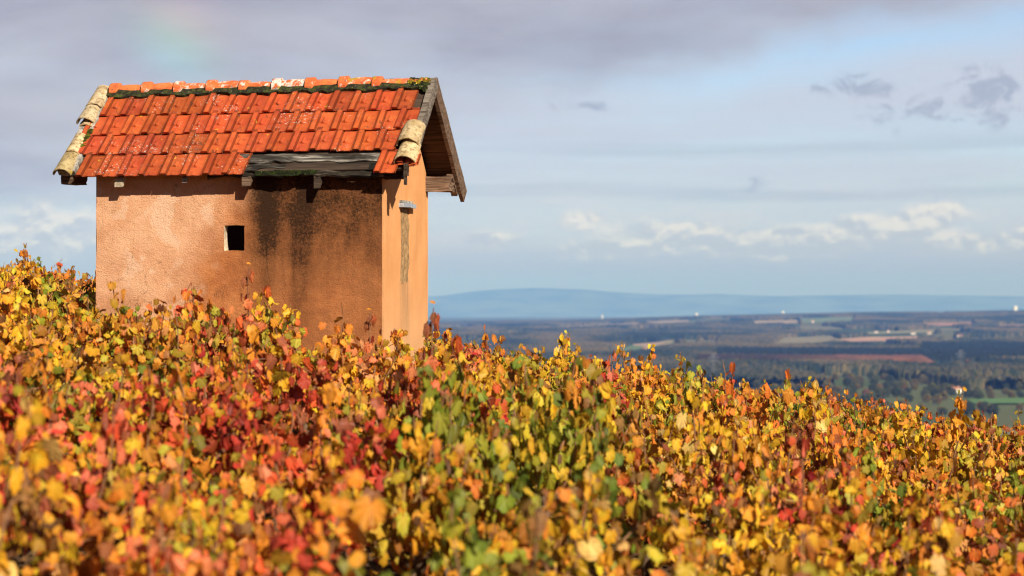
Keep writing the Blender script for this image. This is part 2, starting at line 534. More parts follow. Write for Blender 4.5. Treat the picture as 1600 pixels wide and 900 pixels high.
def mat_gable(W, ZT):
    m, nt, bs = new_mat('smooth_ochre_render')
    co, (x, y, z) = objco(nt)
    st = noise(vec(x, y * 5.0, z * 1.3), 1.0, 6, 0.6, 0.8) * 0.6 + noise(co, 5, 6, 0.65) * 0.4
    c = cmix(sstep(st, 0.3, 0.7), (0.73, 0.33, 0.125), (0.81, 0.41, 0.175))
    c = cmix((1.0 - sstep(z + (st - 0.5) * 1.0, ZT * 0.30, ZT * 0.72)) * 0.6, c, (0.72, 0.42, 0.22))
    run = sstep(noise(vec(x, y * 22.0, z * 0.7), 1.0, 4, 0.6), 0.40, 0.62)
    below = gauss(y, SLOT_Y, 0.13) * sstep(z, ZT * 0.30, SLOT_Z0 - 0.02) * (1.0 - sstep(z, SLOT_Z0 - 0.01, SLOT_Z0 + 0.02))
    c = cmix(below * (0.25 + run * 0.55), c, (0.28, 0.20, 0.12))
    edge = 1.0 - sstep(y + (noise(co, 9, 5, 0.7) - 0.5) * 0.16, 0.0, 0.05)
    c = cmix(edge * 0.35, c, (0.40, 0.20, 0.09))
    nt.links.new(c, bs.inputs['Base Color'])
    bs.inputs['Roughness'].default_value = 0.95
    bs.inputs['Specular IOR Level'].default_value = 0.08
    bump(nt, bs, noise(co, 30, 5, 0.65), 0.35, 0.008)
    return m


# ------------------------------------------------------------------ terrain
def smoothmax(a, b, k):
    return 0.5 * (a + b + np.sqrt((a - b) ** 2 + k * k))


PROF_Y = np.array([-60., 0., 8, 10, 14, 19, 24, 29, 34, 37, 41, 50, 70, 3000])
PROF_Z = np.array([-3.2, -2.1, -1.86, -1.78, -1.62, -1.46, -1.36, -1.33, -1.42, -1.60, -2.1, -4.2, -9.6, -900])
REARTH = 7.4e6


def plain_z(x, y):
    x = np.asarray(x, float); y = np.asarray(y, float)
    d = np.hypot(x, y); a = np.arctan2(x, y)
    amp = np.interp(a, [-0.6, -0.06, -0.028, 0.03, 0.085, 0.15, 0.227, 0.5], [0, 2, 8, 20, 46, 68, 84, 90])
    up = np.clip((d - 6500) / 8000, 0, 1); up = up * up * (3 - 2 * up)
    dn = np.clip((d - 15200) / 2500, 0, 1); dn = dn * dn * (3 - 2 * dn)
    und = (fbm(x / 1900, y / 1900, 5, 3) - 0.5) * 20 * np.clip((d - 3500) / 4000, 0, 1)
    return -120 + amp * up * (1 - dn) + und * (1 - 0.85 * np.clip((d - 13000) / 1500, 0, 1)) - d * d / (2 * REARTH)


def terrain_z(x, y):
    x = np.asarray(x, float); y = np.asarray(y, float)
    hill = np.interp(y, PROF_Y, PROF_Z) - 0.155 * 70 * np.tanh(x / 70) + 0.05 * (fbm(x * 0.7, y * 0.7, 3, 2) - 0.5)
    q = np.clip((x + 6) / 4.5, 0, 1); w = np.clip((y - 21) / 8, 0, 1)
    hill = hill - 0.24 * q * q * (3 - 2 * q) * w * w * (3 - 2 * w)
    hill = hill + 0.27 * np.exp(-((x + 2.5) / 2.4) ** 2 - ((y - 18.2) / 1.7) ** 2)
    return smoothmax(hill, plain_z(x, y), 1.0)


def tz(x, y): return float(terrain_z(np.array([x]), np.array([y]))[0])


def build_terrain():
    # angles: dense in front
    a = np.concatenate([np.linspace(-math.pi, -0.5, 40, endpoint=False), np.linspace(-0.5, 0.5, 161), np.linspace(0.5, math.pi, 41)[1:-1]])
    r = np.concatenate([[0.4], np.arange(1.0, 60, 0.6), np.geomspace(60, 62000, 150)])
    A, Rr = np.meshgrid(a, r, indexing='ij')
    Xs = Rr * np.sin(A); Ys = Rr * np.cos(A)
    Zs = terrain_z(Xs, Ys)
    na, nr = A.shape
    V = np.stack([Xs, Ys, Zs], -1).reshape(-1, 3)
    F = []
    for i in range(na):
        i2 = (i + 1) % na
        for j in range(nr - 1):
            F.append((i * nr + j, i2 * nr + j, i2 * nr + j + 1, i * nr + j + 1))
    F.append(tuple(i * nr for i in range(na))[::-1])
    me = bpy.data.meshes.new('terrain'); me.from_pydata(V.tolist(), [], F)
    me.polygons.foreach_set('use_smooth', [True] * len(me.polygons))
    me.flip_normals()
    m, nt, bs = new_mat('earth_and_meadow')
    co, (x, y, z) = objco(nt)
    soil = cmix(sstep(noise(co, 6, 6, 0.65), 0.3, 0.7), (0.055, 0.034, 0.02), (0.14, 0.09, 0.05))
    soil = cmix(sstep(noise(co, 24, 4, 0.6), 0.56, 0.64) * 0.8, soil, (0.34, 0.15, 0.045))
    vo = nt.nodes.new('ShaderNodeTexVoronoi'); vo.inputs['Scale'].default_value = 1.0
    nt.links.new(vec(x * 0.0045, y * 0.0016), vo.inputs['Vector'])
    sp = nt.nodes.new('ShaderNodeSeparateColor'); nt.links.new(vo.outputs['Color'], sp.inputs[0])
    field = ramp(E(sp.outputs[0]), [(0.0, (0.05, 0.07, 0.03)), (0.3, (0.08, 0.11, 0.04)), (0.5, (0.17, 0.15, 0.08)), (0.7, (0.09, 0.12, 0.045)), (1.0, (0.24, 0.19, 0.11))])
    c = cmix(sstep(y, 60, 250), soil, field)
    nt.links.new(c, bs.inputs['Base Color'])
    bs.inputs['Roughness'].default_value = 1.0; bs.inputs['Specular IOR Level'].default_value = 0.0
    me.materials.append(m)
    o = bpy.data.objects.new('terrain', me); COL.objects.link(o)
    return tag(o, kind='structure')


build_terrain()


def at(px, py):
    """the point of the plain that the pixel (1600 x 900 frame) looks at"""
    dx = (px - 800) / FPX; dz = -(py - 475.2) / FPX
    lo, hi = 900.0, 14900.0
    prev = lo
    for k in range(1, 500):
        y = lo * (hi / lo) ** (k / 499)
        if float(plain_z(np.array([dx * y]), np.array([y]))[0]) >= dz * y: break
        prev = y
    return dx * y, y


def build_mountains():
    a = np.linspace(-0.5, 0.5, 240); px = 800 + np.tan(a) * FPX
    ytop = np.interp(px, [-900, 200, 600, 690, 740, 790, 850, 910, 960, 1010, 1080, 1120, 1200, 1300, 1420, 1600, 2600],
                     [470, 474, 466, 462, 455, 451, 450, 452, 456, 459, 461, 459, 462, 461, 460, 463, 466])
    D0 = 46000.0
    zt = -(ytop - 475.2) / FPX * D0
    vs = []; fs = []
    prof = [(-7000, -1.0), (-4500, 0.18), (-2500, 0.55), (-1000, 0.86), (0, 1.0), (2500, 0.6), (6000, -1.0)]
    base = -330.0
    for i, t in enumerate(a):
        for k, (dd, f) in enumerate(prof):
            d = D0 + dd + (hashn(i * 0.13, k * 3.1) - 0.5) * 1300
            n = (hashn(i * 0.21, k * 1.7 + 9) - 0.5) * 70 * (0 if k in (0, 6) else 1) * (0.18 if k == 4 else 1)
            z = base + (zt[i] - base) * f + n if f > 0 else base - 60
            vs.append((math.tan(t) * d, d, z))
    K = len(prof)
    for i in range(len(a) - 1):
        for k in range(K - 1):
            fs.append((i * K + k, (i + 1) * K + k, (i + 1) * K + k + 1, i * K + k + 1))
    mb = MB(); mb.add(vs, fs)
    o = mb.build('mountains', mat_simple('far_mountain', (0.13, 0.16, 0.12), 0.4, 0.0008), smooth=True)
    tag(o, kind='structure')


build_mountains()

# ------------------------------------------------------------------ fields, woods
FIELDS = [  # polygon in photo pixels, base colour
    ([(940, 556), (985, 541), (1052, 535), (1060, 541), (1010, 553), (975, 558)], (0.11, 0.17, 0.06)),
    ([(985, 539), (1050, 533.5), (1052, 538), (1000, 544)], (0.42, 0.27, 0.17)),
    ([(1070, 536), (1118, 535), (1120, 540), (1074, 542)], (0.32, 0.24, 0.13)),
    ([(1176, 502), (1246, 500.5), (1250, 505), (1180, 508.5)], (0.36, 0.26, 0.15)),
    ([(1250, 498), (1335, 496), (1330, 503), (1255, 506)], (0.15, 0.19, 0.09)),
    ([(1205, 543), (1225, 529), (1300, 525.5), (1318, 533), (1290, 541), (1240, 544)], (0.24, 0.20, 0.10)),
    ([(1308, 531), (1345, 528), (1436, 526.5), (1432, 533.5), (1330, 535)], (0.46, 0.27, 0.17)),
    ([(1345, 520), (1458, 516), (1462, 520.5), (1360, 523)], (0.24, 0.22, 0.10)),
    ([(1446, 506), (1520, 504), (1522, 508.5), (1450, 511)], (0.36, 0.19, 0.12)),
    ([(1556, 509), (1640, 506), (1640, 511), (1560, 513)], (0.30, 0.17, 0.11)),
    ([(1470, 531), (1600, 527), (1640, 531), (1500, 534)], (0.20, 0.21, 0.10)),
    ([(1500, 596), (1640, 594.5), (1640, 598.5), (1504, 600)], (0.46, 0.30, 0.21)),
    ([(1512, 626), (1640, 623), (1650, 632), (1520, 633)], (0.10, 0.19, 0.05)),
    ([(1300, 586), (1380, 584), (1384, 587), (1306, 589)], (0.20, 0.18, 0.09)),
    ([(850, 512), (940, 507), (1010, 504), (1012, 507), (950, 511), (880, 515)], (0.26, 0.19, 0.11)),
    ([(1010, 503), (1075, 500.5), (1078, 503), (1014, 506)], (0.36, 0.26, 0.16)),
]
field_polys = []


def in_poly(x, y, P):
    c = np.zeros(x.shape, bool)
    n = len(P)
    for i in range(n):
        x1, y1 = P[i]; x2, y2 = P[(i + 1) % n]
        k = ((y1 > y) != (y2 > y)) & (x < (x2 - x1) * (y - y1) / ((y2 - y1) if y2 != y1 else 1e-9) + x1)
        c ^= k
    return c


def build_fields():
    for P, c in FIELDS:
        W = [at(*p) for p in P]
        field_polys.append(W)
        cx = sum(p[0] for p in W) / len(W); cy = sum(p[1] for p in W) / len(W)
        vs = [(cx, cy, 0)]; fs = []
        ring = []
        n = len(W)
        S = 8
        for i in range(n):
            for k in range(4):
                t = k / 4
                ring.append((W[i][0] * (1 - t) + W[(i + 1) % n][0] * t, W[i][1] * (1 - t) + W[(i + 1) % n][1] * t))
        N = len(ring)
        for s in range(1, S + 1):
            for (x, y) in ring: vs.append((cx + (x - cx) * s / S, cy + (y - cy) * s / S, 0))
        for k in range(N): fs.append((0, 1 + k, 1 + (k + 1) % N))
        for s in range(1, S):
            b = 1 + (s - 1) * N
            for k in range(N): fs.append((b + k, b + N + k, b + N + (k + 1) % N, b + (k + 1) % N))
        arr = np.array(vs); zz = plain_z(arr[:, 0], arr[:, 1]) + 2.0
        vs = [(p[0], p[1], float(q)) for p, q in zip(vs, zz)]
        mb = MB(); mb.add(vs, fs)
        o = mb.build('field', mat_simple('ploughed_or_sown_field', c, 0.18, 0.01, 1.0))
        tag(o, kind='structure')


build_fields()


def build_woods():
    """far-off woods of the valley as one bumpy canopy mass with clearings"""
    rng = np.random.default_rng(4)
    a = np.arange(-0.11, 0.30, 0.00062)
    r = np.geomspace(3250, 15400, 430)
    A, D = np.meshgrid(a, r, indexing='ij')
    A = A + rng.uniform(-.00025, .00025, A.shape)
    X = D * np.sin(A); Y = D * np.cos(A)
    m = fbm(X / 260, Y / 900, 11, 4)
    cover = np.clip((m - 0.36) / 0.06, 0, 1)
    far = np.clip((D - 9000) / 5000, 0, 1)
    px = 800 + np.tan(A) * FPX
    for P in field_polys:
        hole = in_poly(X, Y, P)
        # keep the ground in front of the clearing free as well
        Q = [(p[0] * 0.97, p[1] * 0.97) for p in P]
        cover = np.where(hole | in_poly(X, Y, Q), 0, cover)
    cover = np.where((D > 14000) & (rng.random(D.shape) < .3), 0.3, cover)
    # forced dark pine belt in the middle of the valley and rust poplar stand before it
    pine = ((px > 1440) & (D > 4650) & (D < 6300)) | ((px > 1120) & (px <= 1440) & (D > 4750) & (D < 5500))
    pine &= (fbm(X / 500, Y / 500, 31, 3) > 0.33)
    rust = (px > 1090) & (px < 1462) & (D > 4280) & (D < 4560)
    cover = np.where(pine | rust, 1, cover)
    Hh = np.where(pine, 20, np.where(rust, 23, 19 - 4 * far))
    tree = 0.55 + 0.45 * rng.random(D.shape)
    tree = np.where(rust, (0.72 + 0.2 * fbm(X / 60, Y / 400, 77, 2) + 0.12 * rng.random(D.shape)) * np.clip((1470 - px) / 30, .3, 1), tree)
    Z = plain_z(X, Y) - 4 + (Hh * tree + 4) * (cover > 0.5)
    cn = fbm(X / 150, Y / 600, 21, 3) + 0.45 * (rng.random(D.shape) - 0.5)
    pal = np.array([(0.008, 0.016, 0.011), (0.014, 0.024, 0.013), (0.028, 0.040, 0.018), (0.070, 0.070, 0.026), (0.14, 0.10, 0.04)])  # woodland tones, set darker in place of cloud shadow on the plain
    ci = np.clip((cn - 0.22) / 0.52 * 5, 0, 4.999)
    i0 = ci.astype(int); i1 = np.minimum(i0 + 1, 4); t = (ci - i0)[..., None]
    C = pal[i0] * (1 - t) + pal[i1] * t
    C = np.where(pine[..., None], np.array([0.008, 0.013, 0.012]) * (0.7 + 0.6 * rng.random(D.shape))[..., None], C)
    rc = np.where(px > 1310, 1.0, np.clip(0.22 + (px - 1190) / 260, 0.22, 0.7))[..., None]
    C = np.where(rust[..., None], np.array([0.20, 0.080, 0.042]) * rc * (0.45 + 0.8 * fbm(X / 22, Y / 30, 91, 2))[..., None], C)
    na, nr = A.shape
    V = np.stack([X, Y, Z], -1).reshape(-1, 3)
    idx = np.arange(na * nr).reshape(na, nr)
    q = np.stack([idx[:-1, :-1], idx[1:, :-1], idx[1:, 1:], idx[:-1, 1:]], -1).reshape(-1, 4)
    up = ((cover > 0.5)[:-1, :-1] | (cover > 0.5)[1:, :-1] | (cover > 0.5)[1:, 1:] | (cover > 0.5)[:-1, 1:]).reshape(-1)
    q = q[up]
    me = bpy.data.meshes.new('woodland')
    me.vertices.add(len(V)); me.vertices.foreach_set('co', V.ravel())
    me.loops.add(len(q) * 4); me.loops.foreach_set('vertex_index', q.ravel().astype(np.int32))
    me.polygons.add(len(q)); me.polygons.foreach_set('loop_start', np.arange(0, len(q) * 4, 4, dtype=np.int32))
    me.update(calc_edges=True)
    at_ = me.color_attributes.new('tint', 'FLOAT_COLOR', 'POINT')
    at_.data.foreach_set('color', np.concatenate([C.reshape(-1, 3), np.ones((na * nr, 1))], 1).ravel())
    me.materials.append(mat_simple('autumn_canopy', (1, 1, 1), 0.0, 0.1, 1.0, tint=True))
    o = bpy.data.objects.new('woodland', me); COL.objects.link(o)
    tag(o, 'mixed autumn woods and dark pine belts spread over the valley floor', 'woods', kind='stuff')


build_woods()

M_CROWN = mat_simple('tree_foliage', (1, 1, 1), 0.25, 0.6, 1.0, tint=True)
M_BARK = mat_simple('bark', (0.10, 0.08, 0.06), 0.3, 2)


def tree_meshes(seed, h, w, col, kind):
    rnd = random.Random(seed)
    t = MB(); t.tube([(0, 0, -1), (0.1, 0, h * 0.35), (0, 0.1, h * 0.7)], [h * 0.03, h * 0.022, h * 0.01], 6)
    for k in range(4):
        w_ = rnd.uniform(0, 6.28); t.tube([(0, 0, h * (0.25 + .08 * k)), (math.cos(w_) * w * .25, math.sin(w_) * w * .25, h * (0.45 + .1 * k))], [h * .012, h * .005], 4)
    c = MB()
    n = 260
    for i in range(n):
        zz = rnd.random()
        if kind == 'poplar': rad = w * 0.5 * math.sin(math.pi * min(1, 0.08 + zz * 0.92)) ** 0.6
        else: rad = w * 0.5 * math.sqrt(max(0, 1 - (2 * zz - 0.85) ** 2 / 1.33))
        a = rnd.uniform(0, 6.283); q = math.sqrt(rnd.uniform(0.2, 1.0)) * rad * rnd.uniform(0.75, 1.12)
        p = Vector((math.cos(a) * q, math.sin(a) * q, h * (0.16 + 0.84 * zz)))
        s = rnd.uniform(0.05, 0.10) * w * (0.8 if kind == 'poplar' else 1)
        cc = tuple(x * rnd.uniform(0.6, 1.35) for x in col)
        M = Matrix.Rotation(rnd.uniform(0, 6.28), 3, Vector((rnd.gauss(0, 1), rnd.gauss(0, 1), rnd.gauss(0, 1))).normalized())
        vs = [p + M @ Vector(v) * s for v in ((1, 0, 0), (-.7, .8, .2), (-.7, -.8, .2), (0, 0, 1), (0, .2, -.9))]
        c.add(vs, [(0, 1, 3), (1, 2, 3), (2, 0, 3), (1, 0, 4), (2, 1, 4), (0, 2, 4)], cc)
    return t.mesh('trunk', M_BARK), c.mesh('crown', M_CROWN)


TREE_KINDS = [
    ('oak', 12, 12, (0.085, 0.085, 0.03), 'round', 'round olive green tree among the valley hedgerows'),
    ('oak', 11, 12, (0.15, 0.105, 0.035), 'round', 'round golden brown tree among the valley hedgerows'),
    ('oak', 10, 11, (0.045, 0.055, 0.026), 'round', 'round dark green tree among the valley hedgerows'),
    ('oak', 12, 10, (0.19, 0.085, 0.035), 'round', 'rusty red tree among the valley hedgerows'),
    ('poplar', 19, 6, (0.12, 0.11, 0.04), 'poplar', 'tall slim pale green poplar on the valley floor'),
]
tree_m = [tree_meshes(100 + i, k[1], k[2], k[3], k[4]) for i, k in enumerate(TREE_KINDS)]


def put_tree(x, y, ki, s=1.0):
    o = empty(TREE_KINDS[ki][0] + '_tree' if TREE_KINDS[ki][0] != 'poplar' else 'poplar_tree', (x, y, float(plain_z(np.array([x]), np.array([y]))[0])), random.uniform(0, 6.28))
    o.scale = (s * random.uniform(.9, 1.15), s * random.uniform(.9, 1.15), s * random.uniform(.85, 1.15))
    tag(o, TREE_KINDS[ki][5], 'tree', 'trees on the valley floor')
    for me, nm in zip(tree_m[ki], ('trunk', 'crown')):
        c = bpy.data.objects.new(nm, me); COL.objects.link(c); c.parent = o
    return o


random.seed(77)
n = 0
while n < 230:
    px = random.uniform(1080, 1640); py = random.triangular(578, 662, 610)
    lim = np.interp(px, [1080, 1200, 1300, 1400, 1600], [590, 610, 632, 636, 662])
    if py > lim + 12: continue
    x, y = at(px, py)
    if any(in_poly(np.array([x]), np.array([y]), P)[0] for P in field_polys) or (px > 1495 and (598 < py < 603 or 630 < py < 640)): continue
    put_tree(x, y, random.choices([0, 1, 2, 3], [4, 3, 4, .7])[0], random.uniform(0.75, 1.25)); n += 1
for px, py, ki, s in [(1440, 604, 4, .8), (1449, 605, 4, .85), (1457, 605, 4, .82), (1466, 606, 4, .8), (1591, 573, 4, 1.1), (1570, 574, 3, 1.5), (1560, 574, 3, 1.4), (1512, 575, 3, 1.3),
                      (1505, 576, 3, 1.1), (1480, 576, 1, 1.2), (1495, 576, 1, 1.1), (1580, 576, 1, 1.1), (1226, 573, 3, 1.4), (1216, 574, 3, 1.2), (1532, 577, 0, 1.2), (1545, 578, 1, 1.2), (1463, 577, 0, 1.2)]:
    x, y = at(px, py); put_tree(x, y, ki, s)

# ------------------------------------------------------------------ valley buildings
M_WHITE = mat_simple('lime_wall', (0.80, 0.76, 0.70), 0.1, 0.3)
M_TAN = mat_simple('sandy_wall', (0.62, 0.50, 0.38), 0.1, 0.3)
M_ROOFR = mat_simple('far_roof_tile', (0.36, 0.15, 0.09), 0.2, 0.3)
M_GREY = mat_simple('grey_sheet_roof', (0.16, 0.17, 0.19), 0.2, 0.1)
M_PALE = mat_simple('pale_sheet_roof', (0.75, 0.73, 0.72), 0.1, 0.1)
M_STEEL = mat_simple('galvanised_steel', (0.20, 0.21, 0.22), 0.1, 0.3, 0.6)


def house_mesh(w, d, h, rh, wm, rm, name='village_house'):
    mb = MB()
    mb.box((-w / 2, -d / 2, -2), (w / 2, d / 2, h))
    mb.add([(-w / 2, -d / 2, h), (-w / 2, d / 2, h), (-w / 2, 0, h + rh)], [(0, 2, 1)])
    mb.add([(w / 2, -d / 2, h), (w / 2, d / 2, h), (w / 2, 0, h + rh)], [(0, 1, 2)])
    o = 0.5; k = rh / (d / 2)
    for s in (-1, 1):
        mb.add([(-w / 2 - o, s * (d / 2 + o), h - o * k + .05), (w / 2 + o, s * (d / 2 + o), h - o * k + .05), (w / 2 + o, 0, h + rh + .05), (-w / 2 - o, 0, h + rh + .05),
                (-w / 2 - o, s * (d / 2 + o), h - o * k + .3), (w / 2 + o, s * (d / 2 + o), h - o * k + .3), (w / 2 + o, 0, h + rh + .3), (-w / 2 - o, 0, h + rh + .3)],
               [(0, 1, 2, 3), (4, 7, 6, 5), (0, 4, 5, 1), (1, 5, 6, 2), (0, 3, 7, 4)], mi=1)
    mb.box((w * .22, -.5, h + rh * .6), (w * .22 + .9, .4, h + rh + 1.2))
    for i in range(int(w // 4)):     # dark openings set just proud of the wall
        x = -w / 2 + 2 + i * 4
        mb.box((x - .5, -d / 2 - .03, 1.0), (x + .5, -d / 2 - .004, 2.6), mi=2)
    return mb.mesh(name, [wm, rm, M_GREY])


hm = [house_mesh(14, 8, 5.5, 2.6, M_WHITE, M_ROOFR), house_mesh(11, 8, 6.5, 2.4, M_TAN, M_ROOFR), house_mesh(18, 9, 4.5, 2.6, M_WHITE, M_ROOFR)]
HOUSES = [('village roofs beyond the golden vines', 'pale village house with a red roof in the hamlet below the green field',
           [(985, 556), (1006, 551), (1012, 549), (1019, 552), (1046, 552), (1078, 551), (1095, 553), (1066, 553), (1058, 548), (1000, 557), (1030, 556), (1088, 556)]),
          ('houses of the hillside village', 'pale house in the village high on the far slope',
           [(1092, 521), (1100, 519), (1107, 524), (1118, 520), (1113, 523), (1141, 524), (1146, 522), (1086, 524), (1122, 523), (978, 520)]),
          ('scattered farmhouses in the valley', 'lone pale farmhouse with trees around it on the valley side',
           [(1179, 515), (1219, 514), (1270, 506), (1358, 499), (1369, 523), (1388, 522), (1427, 525), (1499, 530), (1452, 525), (1318, 583), (1426, 591), (1517, 586)])]
random.seed(5)
for grp, lab, L_ in HOUSES:
    for px, py in L_:
        x, y = at(px, py)
        o = bpy.data.objects.new('village_house', random.choice(hm)); COL.objects.link(o)
        o.location = (x, y, float(plain_z(np.array([x]), np.array([y]))[0]) + (0 if py > 570 else 7))
        o.rotation_euler = (0, 0, random.uniform(-.5, .5))
        k = random.uniform(.55, .85) * (1.0 if py > 540 else 1.3); o.scale = (k, k, k)
        tag(o, lab, 'house', grp)


def single(name, me, px, py, label, cat, rz=0.0, dz=0.0, d=None):
    if d is None: x, y = at(px, py); z = float(plain_z(np.array([x]), np.array([y]))[0]) + dz
    else:
        y = d; x = (px - 800) / FPX * d; z = float(plain_z(np.array([x]), np.array([y]))[0]) + dz
    o = bpy.data.objects.new(name, me); COL.objects.link(o); o.location = (x, y, z); o.rotation_euler = (0, 0, rz)
    return tag(o, label, cat)


single('barn', house_mesh(30, 10, 5, 2.0, M_WHITE, M_PALE, 'barn'), 1538, 601.5, 'long white roofed shed beside the pink ploughed field', 'barn', 0.05)
single('barn', house_mesh(30, 12, 3.5, 3.0, M_TAN, M_GREY, 'barn'), 1519, 602, 'dark roofed long shed beside the pink ploughed field', 'barn', 0.05)
single('farmhouse', hm[0], 1494, 614, 'white house with a red roof amid trees under the long sheds', 'house', 0.6)
single('warehouse', house_mesh(16, 12, 10, .8, M_WHITE, M_PALE, 'warehouse'), 1224, 588, 'boxy white building just above the vine crest', 'building', 0.1)


def lathe(prof, n=20):
    mb = MB(); vs = []; fs = []
    for (r, z) in prof:
        for k in range(n): vs.append((r * math.cos(6.28318 * k / n), r * math.sin(6.28318 * k / n), z))
    for i in range(len(prof) - 1):
        for k in range(n): fs.append((i * n + k, i * n + (k + 1) % n, (i + 1) * n + (k + 1) % n, (i + 1) * n + k))
    fs.append(tuple((len(prof) - 1) * n + k for k in range(n)))
    mb.add(vs, fs); return mb


wt_slim = lathe([(5, -10), (3.6, 6), (3.2, 18), (4.6, 24), (6, 28), (6, 36), (5, 38), (0.5, 39)]).mesh('water_tower', M_WHITE)
wt_round = lathe([(4, -10), (3, 10), (4, 14), (9, 19), (10.5, 24), (9, 29), (4, 31.5), (.5, 32)]).mesh('water_tower', M_WHITE)
wt_block = lathe([(13, -12), (13, 34), (14, 34.5), (14, 38), (12, 39), (.5, 40)], 24).mesh('water_tower', M_WHITE)
single('water_tower', wt_slim, 941, 0, 'slender white water tower on the skyline, leftmost of the three', 'water tower', d=14600)
single('water_tower', wt_round, 1088, 0, 'rounded white water tower above the hillside village', 'water tower', d=14400)
single('water_tower', wt_round, 1223, 0, 'small white mushroom water tower on the far ridge', 'water tower', d=14900)
single('water_tower', wt_block, 1586, 0, 'stout white tower block on the wooded ridge', 'tower', d=13600)


def pylon_mesh(h):
    mb = MB()
    w0, w1 = h * .11, h * .022
    for sx_ in (-1, 1):
        for sy_ in (-1, 1):
            mb.tube([(sx_ * w0, sy_ * w0, -2), (sx_ * w1, sy_ * w1, h)], [h * .0036, h * .0026], 4)
    for i in range(9):
        a0, a1 = i / 9, (i + 1) / 9
        q0, q1 = w0 + (w1 - w0) * a0, w0 + (w1 - w0) * a1
        for s in (-1, 1):
            mb.tube([(-q0, s * q0, h * a0), (q1, s * q1, h * a1)], [h * .0016] * 2, 3)
            mb.tube([(q0, s * q0, h * a0), (-q1, s * q1, h * a1)], [h * .0016] * 2, 3)
    for z, w in ((.74, .19), (.85, .24), (.95, .15)):
        mb.tube([(-h * w, 0, h * z), (0, 0, h * (z + .025)), (h * w, 0, h * z)], [h * .004, h * .012, h * .004], 4)
        mb.tube([(-h * w, 0, h * z), (h * w, 0, h * z)], [h * .004] * 2, 4)
    return mb.mesh('pylon', M_STEEL)


pm = pylon_mesh(44)
single('pylon', pm, 1501, 588, 'grey lattice power pylon standing in front of the rust trees', 'pylon', .4)
single('pylon', pm, 1115, 597, 'grey lattice power pylon rising behind the vine crest', 'pylon', .4)

# ------------------------------------------------------------------ haze
hz = MB(); hz.box((-36000, -3000, -520), (36000, 64000, 700))
mh = bpy.data.materials.new('air'); mh.use_nodes = True
nt = mh.node_tree; nt.nodes.clear()
mo = nt.nodes.new('ShaderNodeOutputMaterial'); pv = nt.nodes.new('ShaderNodeVolumePrincipled')
pv.inputs['Color'].default_value = (0.15, 0.36, 1.0, 1)
pv.inputs['Absorption Color'].default_value = (0.66, 0.74, 1, 1)
pv.inputs['Density'].default_value = 4.5e-5
pv.inputs['Anisotropy'].default_value = -0.2
nt.links.new(pv.outputs[0], mo.inputs['Volume'])
ho = hz.build('haze', mh)
tag(ho, 'pale blue haze lying over the whole valley', 'haze', kind='stuff')

# ------------------------------------------------------------------ the hut
HL, HW = 2.759, 1.395
OE, ORR, OL = 0.164, 0.297, 0.345
D0 = 20.0
HX, HY = (597 - 800) * D0 / FPX, D0
HZ = -1.50
ZE, ZR = 1.159 - HZ, 2.041 - HZ
TH = math.atan2(ZR - ZE, HW / 2 + OE)
CT, ST = math.cos(TH), math.sin(TH)
SLEN = (ZR - ZE) / ST
hut = empty('hut', (HX, HY, HZ), -YAW)
tag(hut, 'small ochre plastered hut with a broken red tiled roof standing among vines', 'hut')
SLOT_Y = 0.66
SLOT_Z0 = (475.2 - 440) / FPX * 20.5 - HZ
SLOT_Z1 = (475.2 - 324) / FPX * 20.5 - HZ
WT = 1.19 - HZ                  # wall top at the eave
SL_W = math.tan(TH)


def front_x(px):
    """local x on the long wall for a photo column"""
    k = (px - 800) / FPX           # X = k*Y ;  X=HX - s cos, Y=HY + s sin
    s = (HX - k * HY) / (math.cos(YAW) + k * math.sin(YAW))
    return -s


def front_z(px, py):
    s = -front_x(px)
    return -(py - 475.2) / FPX * (HY + s * math.sin(YAW)) - HZ


M_FRONT = mat_front(HL, WT)
M_GABLE = mat_gable(HW, WT)
M_JAMB = mat_simple('limewashed_plaster', (0.66, 0.53, 0.37), 0.35, 22, 0.95, bmp=0.4)
M_WOODG = mat_wood('grey_weathered_wood', (0.13, 0.105, 0.085), (0.46, 0.42, 0.37))
M_WOODR = mat_wood('rotten_board', (0.05, 0.042, 0.034), (0.42, 0.38, 0.33), rot=True)
M_WOODB = mat_wood('brown_weathered_wood', (0.085, 0.05, 0.032), (0.26, 0.165, 0.11))
M_WOODD_SHADE = mat_wood('dark_old_wood_and_cap_shade', (0.03, 0.02, 0.014), (0.085, 0.055, 0.038))  # old wood; also the painted shade in the ridge cap ends
M_TILE = mat_tile(); M_RIDGE = mat_ridge(); M_LICH = mat_lichen_tile(); M_MOSS = mat_moss()
M_CEM = mat_simple('old_mortar', (0.34, 0.31, 0.27), 0.5, 25, 0.95, bmp=0.8, bdist=0.02)
M_INFILL = mat_simple('rubble_infill', (0.40, 0.245, 0.115), 0.35, 22, 0.95, bmp=0.7, bdist=0.015)
M_ZINC = mat_simple('grey_slate', (0.36, 0.40, 0.46), 0.25, 30, 0.6)


